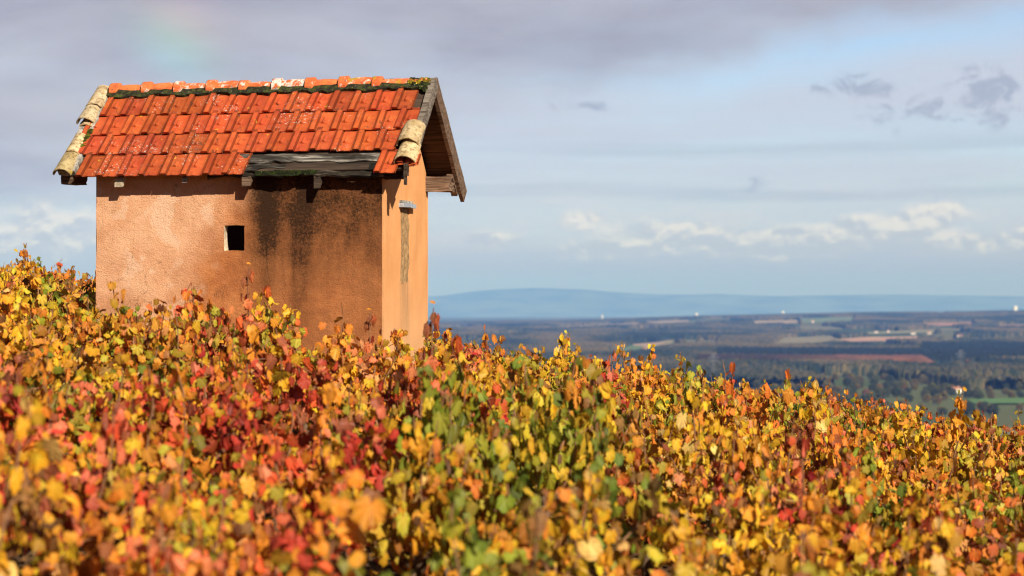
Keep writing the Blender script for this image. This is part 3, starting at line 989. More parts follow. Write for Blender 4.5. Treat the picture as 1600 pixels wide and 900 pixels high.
def build_walls():
    wx0, wx1 = front_x(350.5), front_x(382.0)
    wz0, wz1 = front_z(366, 391.5), front_z(366, 352.0)
    # long front wall, a grid with the little window cut out
    xs = sorted(set([-HL + i * 0.045 for i in range(int(HL / .045) + 1)] + [0.0, wx0, wx1]))
    zs = sorted(set([i * 0.045 for i in range(int(WT / .045) + 1)] + [WT, wz0, wz1]))

    def clean(a, keep):
        o = [a[0]]
        for q in a[1:]:
            if q - o[-1] < 0.012:
                if q in keep: o[-1] = q
                continue
            o.append(q)
        return o
    xs = clean(xs, (wx0, wx1, 0.0)); zs = clean(zs, (wz0, wz1, WT))
    mb = MB(); idx = {}; vs = []; fs = []

    def disp(x, z):
        e = 0.0
        if abs(x) < 1e-6 or abs(x + HL) < 1e-6: e = 0.012 * hashn(z * 9, x + 3) - 0.004
        return (hashn(x * 4, z * 4) - .5) * 0.012 + (hashn(x * 17, z * 17, 3.3) - .5) * 0.007, e

    def V(i, k):
        if (i, k) not in idx:
            x, z = xs[i], zs[k]
            d, e = disp(x, z)
            inh = wx0 - 1e-6 <= x <= wx1 + 1e-6 and wz0 - 1e-6 <= z <= wz1 + 1e-6
            jx = (hashn(z * 25, 1.5) - .5) * .012 if inh and x in (wx0, wx1) else 0
            jz = (hashn(x * 25, 7.5) - .5) * .010 if inh and z in (wz0, wz1) else 0
            idx[i, k] = len(vs); vs.append((x + (e if x < -1 else 0) + jx, 0 + d * (0 if x == 0 else 1), z + jz))
        return idx[i, k]
    for i in range(len(xs) - 1):
        for k in range(len(zs) - 1):
            if wx0 - 1e-6 <= xs[i] and xs[i + 1] <= wx1 + 1e-6 and wz0 - 1e-6 <= zs[k] and zs[k + 1] <= wz1 + 1e-6: continue
            fs.append((V(i, k), V(i + 1, k), V(i + 1, k + 1), V(i, k + 1)))
    mb.add(vs, fs)
    w = mb.build('wall', M_FRONT, hut, smooth=True)
    w['label'] = 'long rough wall, pale at the left, stained brown and black at the right'
    # the window: splayed reveal
    wi = MB(); dp = 0.075
    hi_ = [i for i in range(len(xs)) if wx0 - 1e-6 <= xs[i] <= wx1 + 1e-6]; hk = [k for k in range(len(zs)) if wz0 - 1e-6 <= zs[k] <= wz1 + 1e-6]
    sh = 0.012

    def back(p):
        x, y, z = p
        return (x + (0.006 + .008 * math.sin(z * 14) if x < (wx0 + wx1) / 2 else -sh), dp, z)
    for k in range(len(hk) - 1):
        for i, fl in ((hi_[0], 0), (hi_[-1], 1)):
            a, b = vs[V(i, hk[k])], vs[V(i, hk[k + 1])]
            f = (0, 1, 2, 3) if not fl else (3, 2, 1, 0)
            wi.add([a, b, back(b), back(a)], [f])
    for i in range(len(hi_) - 1):
        for k, fl in ((hk[0], 1), (hk[-1], 0)):
            a, b = vs[V(hi_[i], k)], vs[V(hi_[i + 1], k)]
            wi.add([a, b, back(b), back(a)], [(0, 1, 2, 3) if not fl else (3, 2, 1, 0)])
    # thin limewashed lip round the opening on its left and lower side
    o = wi.build('window', M_JAMB, hut)
    o['label'] = 'small square unglazed opening with a limewashed reveal'

    # gable walls
    def gable(x0, sgn, mat, slot, lab):
        ys = sorted(set([HW * i / 30 for i in range(31)] + ([SLOT_Y - .13, SLOT_Y + .13] if slot else [])))
        rows = sorted(set([WT * i / 46 for i in range(47)] + ([SLOT_Z0, SLOT_Z1] if slot else [])))
        mb = MB(); vs = []; fs = []; idx = {}
        nr0 = len(rows)
        trows = 10

        def P(j, k):
            y = ys[j]
            top = WT + min(y, HW - y) * SL_W
            if k < nr0: z = rows[k]
            else: z = WT + (top - WT) * (k - nr0 + 1) / trows
            bx = 0.018 * (1 - z / WT) if z < WT else 0
            d = (hashn(y * 3.5, z * 3.5, 8.1) - .5) * .02
            q = max(0, (y - (HW - .05)) / .05); d -= 0.02 * q * q
            yy = y + (0.014 * (1 - z / WT) + (hashn(z * 8, 2.2) - .5) * .018 if y == HW else 0)
            if y == 0: d = 0; bx = 0
            return (x0 + sgn * (bx + d), yy, z)

        def V(j, k):
            if (j, k) not in idx: idx[j, k] = len(vs); vs.append(P(j, k))
            return idx[j, k]
        for j in range(len(ys) - 1):
            for k in range(nr0 + trows - 1):
                if slot and k < nr0 - 1 and SLOT_Y - .131 <= ys[j] and ys[j + 1] <= SLOT_Y + .131 and rows[k] >= SLOT_Z0 - 1e-6 and rows[k + 1] <= SLOT_Z1 + 1e-6: continue
                f = (V(j, k), V(j + 1, k), V(j + 1, k + 1), V(j, k + 1))
                fs.append(f if sgn > 0 else f[::-1])
        mb.add(vs, fs)
        if slot:
            for ya, yb in ((SLOT_Y - .13, None), (SLOT_Y + .13, None)):
                j = min(range(len(ys)), key=lambda q: abs(ys[q] - ya))
                for k in range(nr0 - 1):
                    if rows[k] >= SLOT_Z0 - 1e-6 and rows[k + 1] <= SLOT_Z1 + 1e-6:
                        a, b = P(j, k), P(j, k + 1)
                        mb.add([a, b, (b[0] - .06, b[1], b[2]), (a[0] - .06, a[1], a[2])], [(0, 1, 2, 3) if ya < SLOT_Y else (3, 2, 1, 0)])
            js = [j for j in range(len(ys)) if SLOT_Y - .131 <= ys[j] <= SLOT_Y + .131]
            for zz in (SLOT_Z0, SLOT_Z1):
                k = min(range(nr0), key=lambda q: abs(rows[q] - zz))
                for a_, b_ in zip(js[:-1], js[1:]):
                    a, b = P(a_, k), P(b_, k)
                    mb.add([a, b, (b[0] - .06, b[1], b[2]), (a[0] - .06, a[1], a[2])], [(0, 1, 2, 3)])
        o = mb.build('wall', mat, hut, smooth=True); o['label'] = lab
        return o
    gable(0.0, 1, M_GABLE, True, 'smooth bright ochre gable wall with a narrow blocked slot')
    gable(-HL, -1, M_GABLE, False, 'far gable wall')
    mb = MB(); mb.box((-HL, HW - .02, 0), (0, HW - 0.004, WT)); o = mb.build('wall', M_GABLE, hut)
    o['label'] = 'plain rear wall'
    mb = MB()

    def wob(p): return (p[0] + (hashn(p[1] * 14, p[2] * 9) - .5) * .016, p[1], p[2])
    mb.box((-.10, SLOT_Y - .120, SLOT_Z0 - .01), (.002, SLOT_Y + .124, SLOT_Z1 - .002), fn=wob, seg=(1, 6, 18)); mb.build('slot_infill', M_INFILL, hut)
    mb = MB()
    mb.box((-.03, SLOT_Y - .185, SLOT_Z1 + .004), (.055, SLOT_Y + .185, SLOT_Z1 + .042), fn=lambda p: (p[0], p[1], p[2] + .012 * (hashn(p[1] * 12, .3) - .5)), seg=(1, 8, 1))
    mb.build('lintel', M_ZINC, hut)
    mb = MB()
    for q in range(7):
        y = SLOT_Y - .17 + .05 * q; mb.box((.0, y, SLOT_Z1 + .046), (.03, y + .034, SLOT_Z1 + .06 + .012 * hashn(q * 1.3, 5.5)))
    mb.build('mortar_crumbs', M_CEM, hut)


build_walls()


def rp(x, s, h, side=1):
    """point on the roof: s metres down the slope from the ridge, h above the tile bed"""
    y = HW / 2 - side * (s * CT + h * ST)
    return (x, y, ZR - s * ST + h * CT)


TP = 0.2045         # tile pitch
AS = [0, .006, .018, .034, .050, .058, .064, .070, .096, .108, .116, .124, .136, .172, .190, .200, .2035]


def tile_h(a, b):
    """height of one interlocking tile at a across, b (0 top .. 1 foot)"""
    h = 0.0
    if a < .064: h = .023 * min(1, (a + .004) / .014, (.066 - a) / .008)
    elif a < .07: h = -.009
    elif a > .185: h = .012 * (a - .185) / .0185
    c = abs(a - .116)
    if .30 < b < .66:
        k = (b - .30) / .36
        wdt = .030 * k
        if c < wdt + .001: h += .027 * k * (1 - c / (wdt + .001))
    if b > .86 and a > .07 and c < .03: h += .006 * (1 - c / .03)
    return h


def add_tile(mb, x, s0, ln, side, rnd, col, brk=None):
    bs = [0, .12, .28, .31, .48, .64, .67, .8, .9, .97, 1.0]
    tilt = rnd.uniform(-.006, .006); lift = rnd.uniform(0, .007); dx = rnd.uniform(-.006, .006); ds = rnd.uniform(-.008, .008); sk = rnd.uniform(-.012, .012)
    vs = []; fs = []
    na = len(AS)
    for b in bs:
        for a in AS:
            h = tile_h(a, b) + .021 * b + lift + tilt * (a / TP - .5) - (.006 if b > .98 else 0)
            ss = s0 + ds + b * ln + (.010 * (1 - abs(a - .1) / .1) * .0)
            if b >= .97 and brk: ss -= brk * hashn(a * 30, s0 * 7)
            vs.append(rp(x + dx + a + sk * b, ss, h, side))
    for a in AS:       # foot thickness
        vs.append(rp(x + dx + a + sk, s0 + ds + ln - .004, tile_h(a, 1) * .5 + .002 + lift, side))
    for i in range(len(bs)):
        for k in range(na - 1):
            f = (i * na + k, (i + 1) * na + k, (i + 1) * na + k + 1, i * na + k + 1)
            fs.append(f if side > 0 else f[::-1])
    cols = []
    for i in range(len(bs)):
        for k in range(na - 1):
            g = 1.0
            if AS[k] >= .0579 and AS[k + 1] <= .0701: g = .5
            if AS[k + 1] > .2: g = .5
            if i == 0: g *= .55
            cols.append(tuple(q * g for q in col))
    # right and left edges turned down
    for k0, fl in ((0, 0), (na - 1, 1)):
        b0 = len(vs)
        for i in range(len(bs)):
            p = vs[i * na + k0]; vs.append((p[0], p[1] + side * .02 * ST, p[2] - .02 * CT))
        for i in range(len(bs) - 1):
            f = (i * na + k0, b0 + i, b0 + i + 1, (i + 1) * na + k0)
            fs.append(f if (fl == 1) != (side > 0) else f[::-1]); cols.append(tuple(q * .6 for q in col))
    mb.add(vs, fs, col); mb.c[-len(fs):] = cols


def build_roof():
    rnd = random.Random(12)
    rows = [0.105, 0.375, 0.645, 0.925]
    ln = 0.305
    XL, XR = -HL - OL + .125, ORR - .06
    mb = MB()
    for side in (1, -1):
        for r, s0 in enumerate(rows):
            off = [0.07, 0.165, 0.03, 0.11][r] + (.1 if side < 0 else 0)
            k = -1
            while True:
                x = XL - TP + off + k * TP; k += 1
                if x < XL - .06: continue
                if x + TP > XR + .05: break
                col_v = rnd.choice((1, 1, 1, 1, .84)) * rnd.uniform(.84, 1.12); col = (col_v, col_v * rnd.uniform(.85, 1.12), col_v * rnd.uniform(.8, 1.1))
                if r == 3 and side > 0:
                    if x + TP * .6 > front_x(385) + 0.0 and x < front_x(582): continue
                    if x > front_x(620): continue
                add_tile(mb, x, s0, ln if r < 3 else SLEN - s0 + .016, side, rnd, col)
    # the one slipped tile left hanging at the broken corner
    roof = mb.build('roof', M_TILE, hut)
    roof['label'] = 'red interlocking tile roof with the right half of its lowest course missing'
    bm = MB()
    # sheathing under both slopes; the near one stops where it has rotted
    for side in (1, -1):
        for q in range(6):
            s0 = .02 + q * .2; s1 = s0 + .195
            if side > 0 and q == 5: s1 = s0 + .15
            if s0 > SLEN: continue
            a = [rp(x, s, h, side) for x in (-HL - OL + .04, ORR - .045) for s in (s0, min(s1, SLEN - .02)) for h in (-.045, -.016)]
            fs = [(0, 1, 3, 2), (4, 6, 7, 5), (0, 4, 5, 1), (2, 3, 7, 6), (0, 2, 6, 4), (1, 5, 7, 3)]
            bm.add(a, fs if side > 0 else [f[::-1] for f in fs], (1, 1, 1) if side > 0 else (1.1, .9, .8))
    bm.build('roof_boarding', M_WOODD_SHADE, roof)

    # grey rotten boards laid bare where tiles are gone
    def plank(x0, x1, s0, s1, h0, h1, mat, wob=.012, nx=22, seed=1, tint=(1, 1, 1)):
        m = MB()

        def f(p):
            x, s, h = p
            n_ = (hashn(x * 6, seed * 3.1) - .5) * wob
            e = (hashn(x * 11, seed * 5.7 + (0 if s < (s0 + s1) / 2 else 9)) - .5) * wob * 1.6
            return rp(x + (hashn(s * 30, seed) - .5) * .02, s + e, h + n_)
        m.box((x0, s0, h0), (x1, s1, h1), fn=f, seg=(nx, 2, 1), col=tint)
        return m.build('eave_board', mat, roof)
    xa, xb = front_x(372), front_x(596)
    plank(xa, xb, .975, 1.075, -.02, .004, M_WOODR, seed=2, wob=.034)
    plank(xa, front_x(500), 1.095, 1.165, -.03, -.012, M_WOODR, seed=7, wob=.036, tint=(.42, .40, .38))
    plank(front_x(505), xb, 1.09, 1.16, -.034, -.016, M_WOODR, seed=9, wob=.036, tint=(.30, .30, .27))
    plank(xa - .25, xb + .05, 1.17, 1.215, -.055, -.03, M_WOODR, seed=4, wob=.034, tint=(.5, .44, .36))
    # moss along the rotten eave
    m = MB()
    for q in range(46):
        x = random.Random(q).uniform(front_x(412), front_x(500)); s = 1.17 + .03 * hashn(q * .7, 2)
        p = rp(x, s, -.03); r = .012 + .012 * hashn(q * 1.1, 8)
        m.box((p[0] - r * 1.6, p[1] - r, p[2] - r), (p[0] + r * 1.6, p[1] + r, p[2] + r * .8), col=(.5, .7, .3))
    m.build('moss', M_MOSS, roof)

    # rafters under the eave, pale sawn ends; third coloured darker for its shade
    for px, drop, w, mat, tnt in ((195, .012, .085, M_JAMB, .62), (297, -.02, .045, M_WOODG, .9), (393, .02, .085, M_WOODB, .9), (503, .05, .06, M_WOODD_SHADE, 1.0)):
        x = front_x(px); m = MB()
        a = rp(x, SLEN + .0, -.045)
        yb = a[1]; zb = a[2]
        vs = []
        for xx in (x - w / 2, x + w / 2):
            vs += [(xx, yb, zb - .05 - drop), (xx, yb - .0, zb + .012), (xx, .25, zb + .012 + (.25 - yb) * SL_W), (xx, .25, zb - .06 - drop + (.25 - yb) * SL_W - .02)]
        m.add(vs, [(0, 3, 2, 1), (4, 5, 6, 7), (0, 1, 5, 4), (1, 2, 6, 5), (2, 3, 7, 6), (3, 0, 4, 7)], (tnt, tnt, tnt))
        m.build('rafter', mat, roof)

    # wall plates and ridge purlin poking out of the gables
    def beam(x0, x1, y0, y1, z0, z1, mat, seed, tint=(1, 1, 1)):
        m = MB()

        def f(p):
            e = 0 if p[0] < x1 - .01 else (hashn(p[1] * 40, p[2] * 40, seed) - .5) * .05
            return (p[0] + e, p[1] + (hashn(p[0] * 9, seed, p[2] * 30) - .5) * .014, p[2] + (hashn(p[0] * 9, seed + 4, p[1] * 30) - .5) * .014)
        m.box((x0, y0, z0), (x1, y1, z1), fn=f, seg=(12, 3, 4), col=tint)
        return m.build('beam', mat, roof)
    zp = WT - .06
    beam(-.3, ORR - .055, HW - .075, HW + .035, 1.063 - HZ, 1.205 - HZ, M_WOODB, 3)
    beam(-.3, ORR - .10, -.01, .10, zp - .02, zp + .07, M_WOODD_SHADE, 5)
    pe = rp(0, SLEN - .05, -.06)
    beam(-HL - OL + .035, -HL - OL + .15, pe[1], pe[1] + .30, pe[2] - .05, pe[2] + .03, M_WOODB, 6, (.6, .55, .5))
    beam(-HL - OL + .03, -HL + .2, HW - .09, HW + .03, zp - .04, zp + .07, M_WOODB, 9)
    beam(-.3, ORR - .06, HW / 2 - .05, HW / 2 + .05, ZR - .24, ZR - .12, M_WOODB, 7)

    # barge boards of the near gable
    def barge(side, s1, mat, th, dpt, xo, tint=(1, 1, 1), hz=.02):
        m = MB()

        def f(p):
            x, s, h = p
            return rp(x + (hashn(s * 5, h * 20, 3.) - .5) * .006, s, h + (hashn(s * 7, side + 2.) - .5) * .008, side)
        m.box((xo, -.0, hz - dpt), (xo + th, s1, hz), fn=f, seg=(1, 16, 3), col=tint)
        vs = m.v
        if side < 0: m.f = [f_[::-1] for f_ in m.f]
        b = m.build('barge_board', mat, roof)
        return b
    barge(1, SLEN - .16, M_WOODG, .055, .115, ORR - .055, (.62, .57, .53), .035).__setitem__('label', 'grey weathered board on the near slope, partly under old curved tiles')
    barge(-1, SLEN + .16, M_WOODB, .035, .155, ORR - .037, hz=.05).__setitem__('label', 'brown board running down the far slope')
    m = MB()
    m.box((ORR - .10, SLEN - .19, -.13), (ORR - .04, SLEN + .06, -.08), fn=lambda p: rp(p[0], p[1], p[2], -1)); m.build('rafter', M_WOODB, roof)
    # split end of the near board hanging below the curved tiles
    m = MB()
    for q, (x0, dz) in enumerate(((ORR - .055, .16), (ORR - .03, .08))):
        p = rp(x0, SLEN - .05, .02)
        m.box((x0, p[1] - .0, p[2] - dz), (x0 + .016, p[1] + .05, p[2] + .03), fn=lambda v: (v[0] + (hashn(v[2] * 20, q) - .5) * .012, v[1], v[2]), seg=(1, 1, 6))
    m.build('split_board', M_WOODD_SHADE, roof)

    # mortar and moss under the ridge caps
    m = MB()

    def mw(p):
        x, s, h = p
        return rp(x, s + (hashn(x * 14, s * 30) - .5) * .05 * (1 if s > .06 else 0), h + (hashn(x * 17, s * 20, 4) - .5) * .012)
    m.box((-HL - OL + .16, .0, -.02), (ORR - .07, .140, .036), fn=mw, seg=(110, 4, 1))
    m.build('ridge_mortar', M_MOSS, roof)
    m = MB()
    m.box((-HL - OL + .16, .0, -.02), (ORR - .07, .135, .024), fn=lambda p: rp(p[0], p[1], p[2], -1), seg=(40, 2, 1)); m.f = [f[::-1] for f in m.f]
    m.build('ridge_mortar', M_MOSS, roof)
    # clump of yellow and green moss at the near end of the ridge
    m = MB(); r2 = random.Random(3)
    for q in range(150):
        x = r2.uniform(ORR - .25, ORR - .05); s = r2.uniform(0, .17) * (0.3 + .7 * (x - ORR + .25) / .2); p = rp(x, s, .022 + r2.uniform(0, .012))
        r = r2.uniform(.007, .016); yel = r2.random() < .8 and s < .07
        col = (6.5, 4.2, .7) if yel else (.9, 1.1, .6)
        m.box((p[0] - r, p[1] - r, p[2] - r), (p[0] + r, p[1] + r, p[2] + r), col=col, fn=lambda v, q=q: tuple(np.array(v) + np.array([(hashn(v[k] * 90, q, k) - .5) * .016 for k in range(3)])))
    m.build('moss', M_MOSS, roof)['label'] = 'clump of yellow and green moss on the near ridge end'

    # ridge caps
    pitch = .327; x = -HL - OL + .19
    lich = [.15, .35, .62, .55, .45, .78, .30, .45, .45]
    yel = [0, .05, .1, .05, .05, .1, .2, .5, .6]
    for i in range(9):
        ln_ = pitch if i < 8 else max(.12, ORR - .09 - x)
        m = MB(); vs = []; fs = []
        N = 12
        st = [0, .02, .07, .085, .16, .24, .29, ln_ + .03]
        if i == 8: st = [0, .02, .07, .085, ln_ + .01]
        for a in st:
            col = .026 if a < .075 else 0
            bmp_ = .012 * math.exp(-((a - .2) / .05) ** 2)
            for k in range(N + 1):
                w = math.pi * (-.12 + 1.24 * k / N)
                rr = .060 + col + bmp_ * max(0, math.sin(w)) + .004 * hashn(a * 20, k, i)
                vs.append((x + a, HW / 2 - math.cos(w) * rr * 1.12, ZR - .034 + math.sin(w) * rr + .012 * hashn(i * 3.3, 1) + (.012 * a / ln_ if i % 2 else 0)))
        for a in range(len(st) - 1):
            for k in range(N): fs.append((a * (N + 1) + k, a * (N + 1) + k + 1, (a + 1) * (N + 1) + k + 1, (a + 1) * (N + 1) + k)[::-1])
        m.add(vs, fs, (lich[i], yel[i], 0))
        m.add([(p[0] - .004, p[1], p[2]) for p in vs[:N + 1]], [tuple(range(N + 1))], (1, 1, 1), 1)  # dark face painting the shadow inside the cap's open end
        o = m.build('ridge_tile', [M_RIDGE, M_WOODD_SHADE], roof)
        x += pitch

    # curved cover tiles on the verges
    def canal(x, s0, s1, r0, r1, tint, h0=.02, h1=.045, skew=0.0, seed=0):
        m = MB(); N = 12; vs = []; fs = []
        S = 7
        for layer, dr in ((0, 0.0), (1, -.014)):
            for i in range(S + 1):
                t = i / S; s = s0 + (s1 - s0) * t; r = r0 + (r1 - r0) * t + dr; h = h0 + (h1 - h0) * t
                for k in range(N + 1):
                    w = math.pi * k / N
                    e = (hashn(k * .6, seed, 3) - .5) * .012 if i == S else 0
                    vs.append(rp(x - math.cos(w) * r + skew * t, s + e, h + math.sin(w) * r * .85 - .03 + .004 * hashn(i, k, seed)))
        n1 = (S + 1) * (N + 1)
        for i in range(S):
            for k in range(N):
                f = (i * (N + 1) + k, (i + 1) * (N + 1) + k, (i + 1) * (N + 1) + k + 1, i * (N + 1) + k + 1)
                fs.append(f); fs.append(tuple(n1 + q for q in f[::-1]))
        for k in range(N):
            b = S * (N + 1); fs.append((b + k, n1 + b + k, n1 + b + k + 1, b + k + 1))
        m.add(vs, fs, tint)
        return m.build('verge_tile', M_LICH, roof, smooth=True)
    xl = -HL - OL + .085
    canal(xl + .015, .0, .30, .078, .088, (1, .97, .95), seed=1)
    canal(xl, .24, .52, .080, .092, (.92, .92, .9), .025, .05, seed=2)
    canal(xl + .015, .46, .56, .07, .075, (.95, .9, .82), .0, .02, seed=5)
    canal(xl + .01, .68, .95, .072, .078, (1.12, 1.08, .98), .02, .04, seed=3)
    canal(xl + .0, .91, SLEN - .01, .076, .092, (.8, .78, .62), .025, .045, seed=4)
    xr = ORR - .065
    canal(xr, .64, .93, .098, .108, (1.05, 1.0, .9), .04, .07, seed=6)
    canal(xr + .015, .89, 1.15, .094, .104, (1.12, 1.08, .95), .03, .055, seed=7)
    # mortar bedding along the left verge
    m = MB()
    m.box((xl - .05, .0, -.03), (xl + .105, SLEN - .06, .026), fn=lambda p: rp(p[0] + (hashn(p[1] * 22, p[0] * 9) - .5) * .03, p[1], p[2] + (hashn(p[1] * 25, p[0] * 40, 2) - .5) * .016), seg=(3, 40, 1))
    m.build('verge_mortar', M_CEM, roof)
    m = MB(); r2 = random.Random(8)
    for q in range(26):
        s = r2.uniform(.60, .86); p = rp(xl + .09 + r2.uniform(-.015, .02), s, .03); r = r2.uniform(.008, .017)
        m.box((p[0] - r, p[1] - r, p[2] - r), (p[0] + r, p[1] + r, p[2] + r), col=(2.2, 2.2, .7))
    m.build('moss', M_MOSS, roof)
    # ragged leftover of tile at the broken right corner
    m = MB()
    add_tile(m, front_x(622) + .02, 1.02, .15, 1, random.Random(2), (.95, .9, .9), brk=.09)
    m.build('broken_tile', M_TILE, roof)


build_roof()

# ------------------------------------------------------------------ the vineyard
M_LEAF = mat_leaf()
M_VINE = mat_simple('vine_bark', (0.12, 0.075, 0.045), 0.45, 30, 0.95, bmp=0.6)
M_CANE = mat_simple('vine_cane', (0.24, 0.115, 0.055), 0.3, 25, 0.7)
PAL = {
    'golden': [((0.76, 0.40, 0.018), 5), ((0.70, 0.27, 0.02), 3.5), ((0.54, 0.40, 0.03), 2.2), ((0.66, 0.21, 0.03), 2), ((0.30, 0.12, 0.03), 2), ((0.74, 0.44, 0.12), 1.5)],
    'rust': [((0.68, 0.19, 0.02), 4), ((0.72, 0.30, 0.03), 4), ((0.64, 0.26, 0.08), 2.5), ((0.74, 0.40, 0.02), 2.8), ((0.28, 0.08, 0.025), 2.4), ((0.60, 0.13, 0.03), 1.2), ((0.40, 0.32, 0.03), 1)],
    'red': [((0.66, 0.095, 0.025), 4), ((0.70, 0.17, 0.07), 3), ((0.74, 0.25, 0.02), 3.5), ((0.44, 0.04, 0.02), 1.8), ((0.76, 0.38, 0.02), 3), ((0.32, 0.085, 0.03), 1.8), ((0.40, 0.32, 0.03), .8)],
    'lush': [((0.25, 0.29, 0.02), 5), ((0.36, 0.35, 0.025), 4), ((0.17, 0.20, 0.02), 2), ((0.62, 0.42, 0.03), 1.5), ((0.64, 0.26, 0.03), 1)],
    'green': [((0.24, 0.27, 0.02), 4), ((0.40, 0.34, 0.022), 3.5), ((0.66, 0.42, 0.02), 3), ((0.16, 0.20, 0.02), 1.6), ((0.66, 0.28, 0.025), 1.5), ((0.26, 0.13, 0.03), 1.2)],
}
LOBE = [(0, 1.0), (14, .88), (24, .80), (38, .90), (50, .95), (62, .84), (72, .76), (92, .82), (108, .80), (128, .66), (150, .66), (165, .50), (176, .18)]
OUT = [(math.radians(a), r) for a, r in LOBE] + [(-math.radians(a), r) for a, r in LOBE[::-1][:-1]]


def pick(rnd, pal):
    t = rnd.uniform(0, sum(w for _, w in pal))
    for c, w in pal:
        t -= w
        if t <= 0: return c
    return pal[0][0]


def add_leaf(mb, p, nrm, size, rnd, col):
    nrm = nrm.normalized()
    down = Vector((rnd.gauss(0, .35), rnd.gauss(0, .35), -1))
    tip = (down - nrm * down.dot(nrm))
    if tip.length < .05: tip = nrm.orthogonal()
    tip.normalize(); side = nrm.cross(tip)
    cup = rnd.uniform(-.15, .6); fold = rnd.uniform(-.1, .9); curl = rnd.uniform(-.35, .35); nar = rnd.uniform(.5, .92)
    vs = [p]
    for a, r in OUT:
        r *= rnd.uniform(.86, 1.1)
        lx, ly = math.sin(a) * r * nar, math.cos(a) * r + .18
        z = -cup * r * r * .4 + fold * abs(lx) * .6 + curl * ly * lx + rnd.uniform(-.06, .06)
        vs.append(p + (side * lx + tip * ly + nrm * z) * size)
    n = len(OUT)
    fs = [(0, 1 + k, 1 + (k + 1) % n) for k in range(n)]
    vein = tuple(min(.8, q * 1.12 + .02) for q in col); edge = tuple(q * rnd.uniform(.7, 1.0) for q in col)
    b = len(mb.v)
    mb.v += [tuple(v) for v in vs]; mb.f += [tuple(b + i for i in f) for f in fs]
    mb.c += [{'corners': (vein, edge, edge)}] * n; mb.m += [0] * n


def vine_mesh(kind, seed):
    rnd = random.Random(seed * 31 + 7)
    tr = MB(); h0 = rnd.uniform(.26, .36)
    pts = [(0, 0, -.08), (rnd.uniform(-.03, .03), rnd.uniform(-.03, .03), .12), (rnd.uniform(-.05, .05), rnd.uniform(-.05, .05), h0)]
    tr.tube(pts, [.045, .036, .042], 7)
    head = Vector(pts[-1])
    ca = MB(); fo = MB()
    pal = PAL[kind]
    nc = rnd.randint(7, 9) if kind != 'lush' else 5; tall = rnd.sample(range(nc), 2)
    for c in range(nc):
        a = 6.283 * c / nc + rnd.uniform(-.4, .4)
        arm = head + Vector((math.cos(a) * .12, math.sin(a) * .12, .06))
        tr.tube([head, arm], [.024, .016], 6)
        spread = rnd.uniform(.22, .52); top = rnd.uniform(.66, .88)
        if c in tall: top = rnd.uniform(.96, 1.16); spread *= .7
        if kind == 'lush': spread *= .42
        p0 = arm; p1 = arm + Vector((math.cos(a) * spread * .75, math.sin(a) * spread * .75, (top - h0) * .45))
        p2 = Vector((head.x + math.cos(a) * spread + rnd.uniform(-.1, .1), head.y + math.sin(a) * spread + rnd.uniform(-.1, .1), top))
        pp = []
        for k in range(9):
            t = k / 8
            pp.append(p0 * (1 - t) ** 2 + p1 * 2 * t * (1 - t) + p2 * t * t + Vector((rnd.uniform(-.012, .012), rnd.uniform(-.012, .012), 0)))
        ca.tube(pp, [.0095 - .0007 * k for k in range(9)], 4)
        cbase = pick(rnd, pal)
        nl = rnd.randint(50, 60)
        for q in range(nl):
            t = rnd.uniform(.06, 1.0)
            if c in tall and t > .8 and rnd.random() < .45: continue
            k = min(7, int(t * 8)); base = pp[k] + (pp[k + 1] - pp[k]) * (t * 8 - k)
            off = Vector((rnd.gauss(0, 1), rnd.gauss(0, 1), rnd.gauss(0, .6))).normalized() * rnd.uniform(.03, .17) * (1.0 if t < .8 else (.3 if c in tall else .55))
            p = base + off
            if p.z < .1: p.z = .1 + rnd.random() * .08
            outw = Vector((p.x, p.y, 0)).normalized() if (p.x or p.y) else Vector((0, 0, 1))
            nrm = outw * rnd.uniform(-.2, .8) + Vector((0, 0, rnd.uniform(-.2, .6))) + Vector((rnd.gauss(0, .75), rnd.gauss(0, .75), rnd.gauss(0, .25)))
            if rnd.random() < .12: ca.tube([base, p], [.0022, .0018], 3, cap=False)
            size = rnd.triangular(.028, .084, .046) * (1.0 if t < .85 else .8)
            col = cbase if rnd.random() < .5 else pick(rnd, pal)
            v = rnd.choice((1, 1, 1, 1, .5)) * rnd.uniform(.85, 1.3)
            add_leaf(fo, p, nrm, size, rnd, tuple(q_ * v for q_ in col))
    return tr, ca, fo


KINDS = ['golden', 'rust', 'red', 'green']
vine_src = {}
for ki, kd in enumerate(KINDS + ['lush']):
    for v in range(5):
        tr, ca, fo = vine_mesh(kd, ki * 10 + v)
        vine_src[kd, v] = (tr.mesh('trunk', M_VINE, True), ca.mesh('shoots', M_CANE), fo.mesh('foliage', M_LEAF), tr, ca, fo)

LOOK = {'golden': 'yellow and gold leaved grapevine', 'rust': 'orange and rust leaved grapevine', 'red': 'pink and red leaved grapevine', 'green': 'olive and green leaved grapevine'}


def zone(x, y):
    px = 800 + x / y * FPX
    if y < 13: return 'in the nearest rows at the foot of the slope'
    if px < 150 and y > 19: return 'on the rise left of the hut'
    if px < 690 and y <= 20.6: return 'in the rows in front of the hut wall'
    if y > 29: return 'along the crest against the far valley'
    return 'on the slope that falls away right of the hut'


spots = []
rv = random.Random(21)
SP = 1.03
iy = 0
y = 8.35
while y < 37.5:
    half = 0.242 * y + 2.0
    ix = -int(half / SP) - 1
    while ix * SP < half + SP:
        x = ix * SP + (iy % 2) * SP * .5 + rv.uniform(-.17, .17); yy = y + rv.uniform(-.17, .17); ix += 1
        if abs(x) > half: continue
        # hut footprint
        dx, dy = x - HX, yy - HY
        lx = dx * math.cos(YAW) - dy * math.sin(YAW); ly = dx * math.sin(YAW) + dy * math.cos(YAW)
        if -HL - .55 < lx < .55 and -.62 < ly < HW + .6: continue
        spots.append((x, yy))
    y += SP * .98; iy += 1


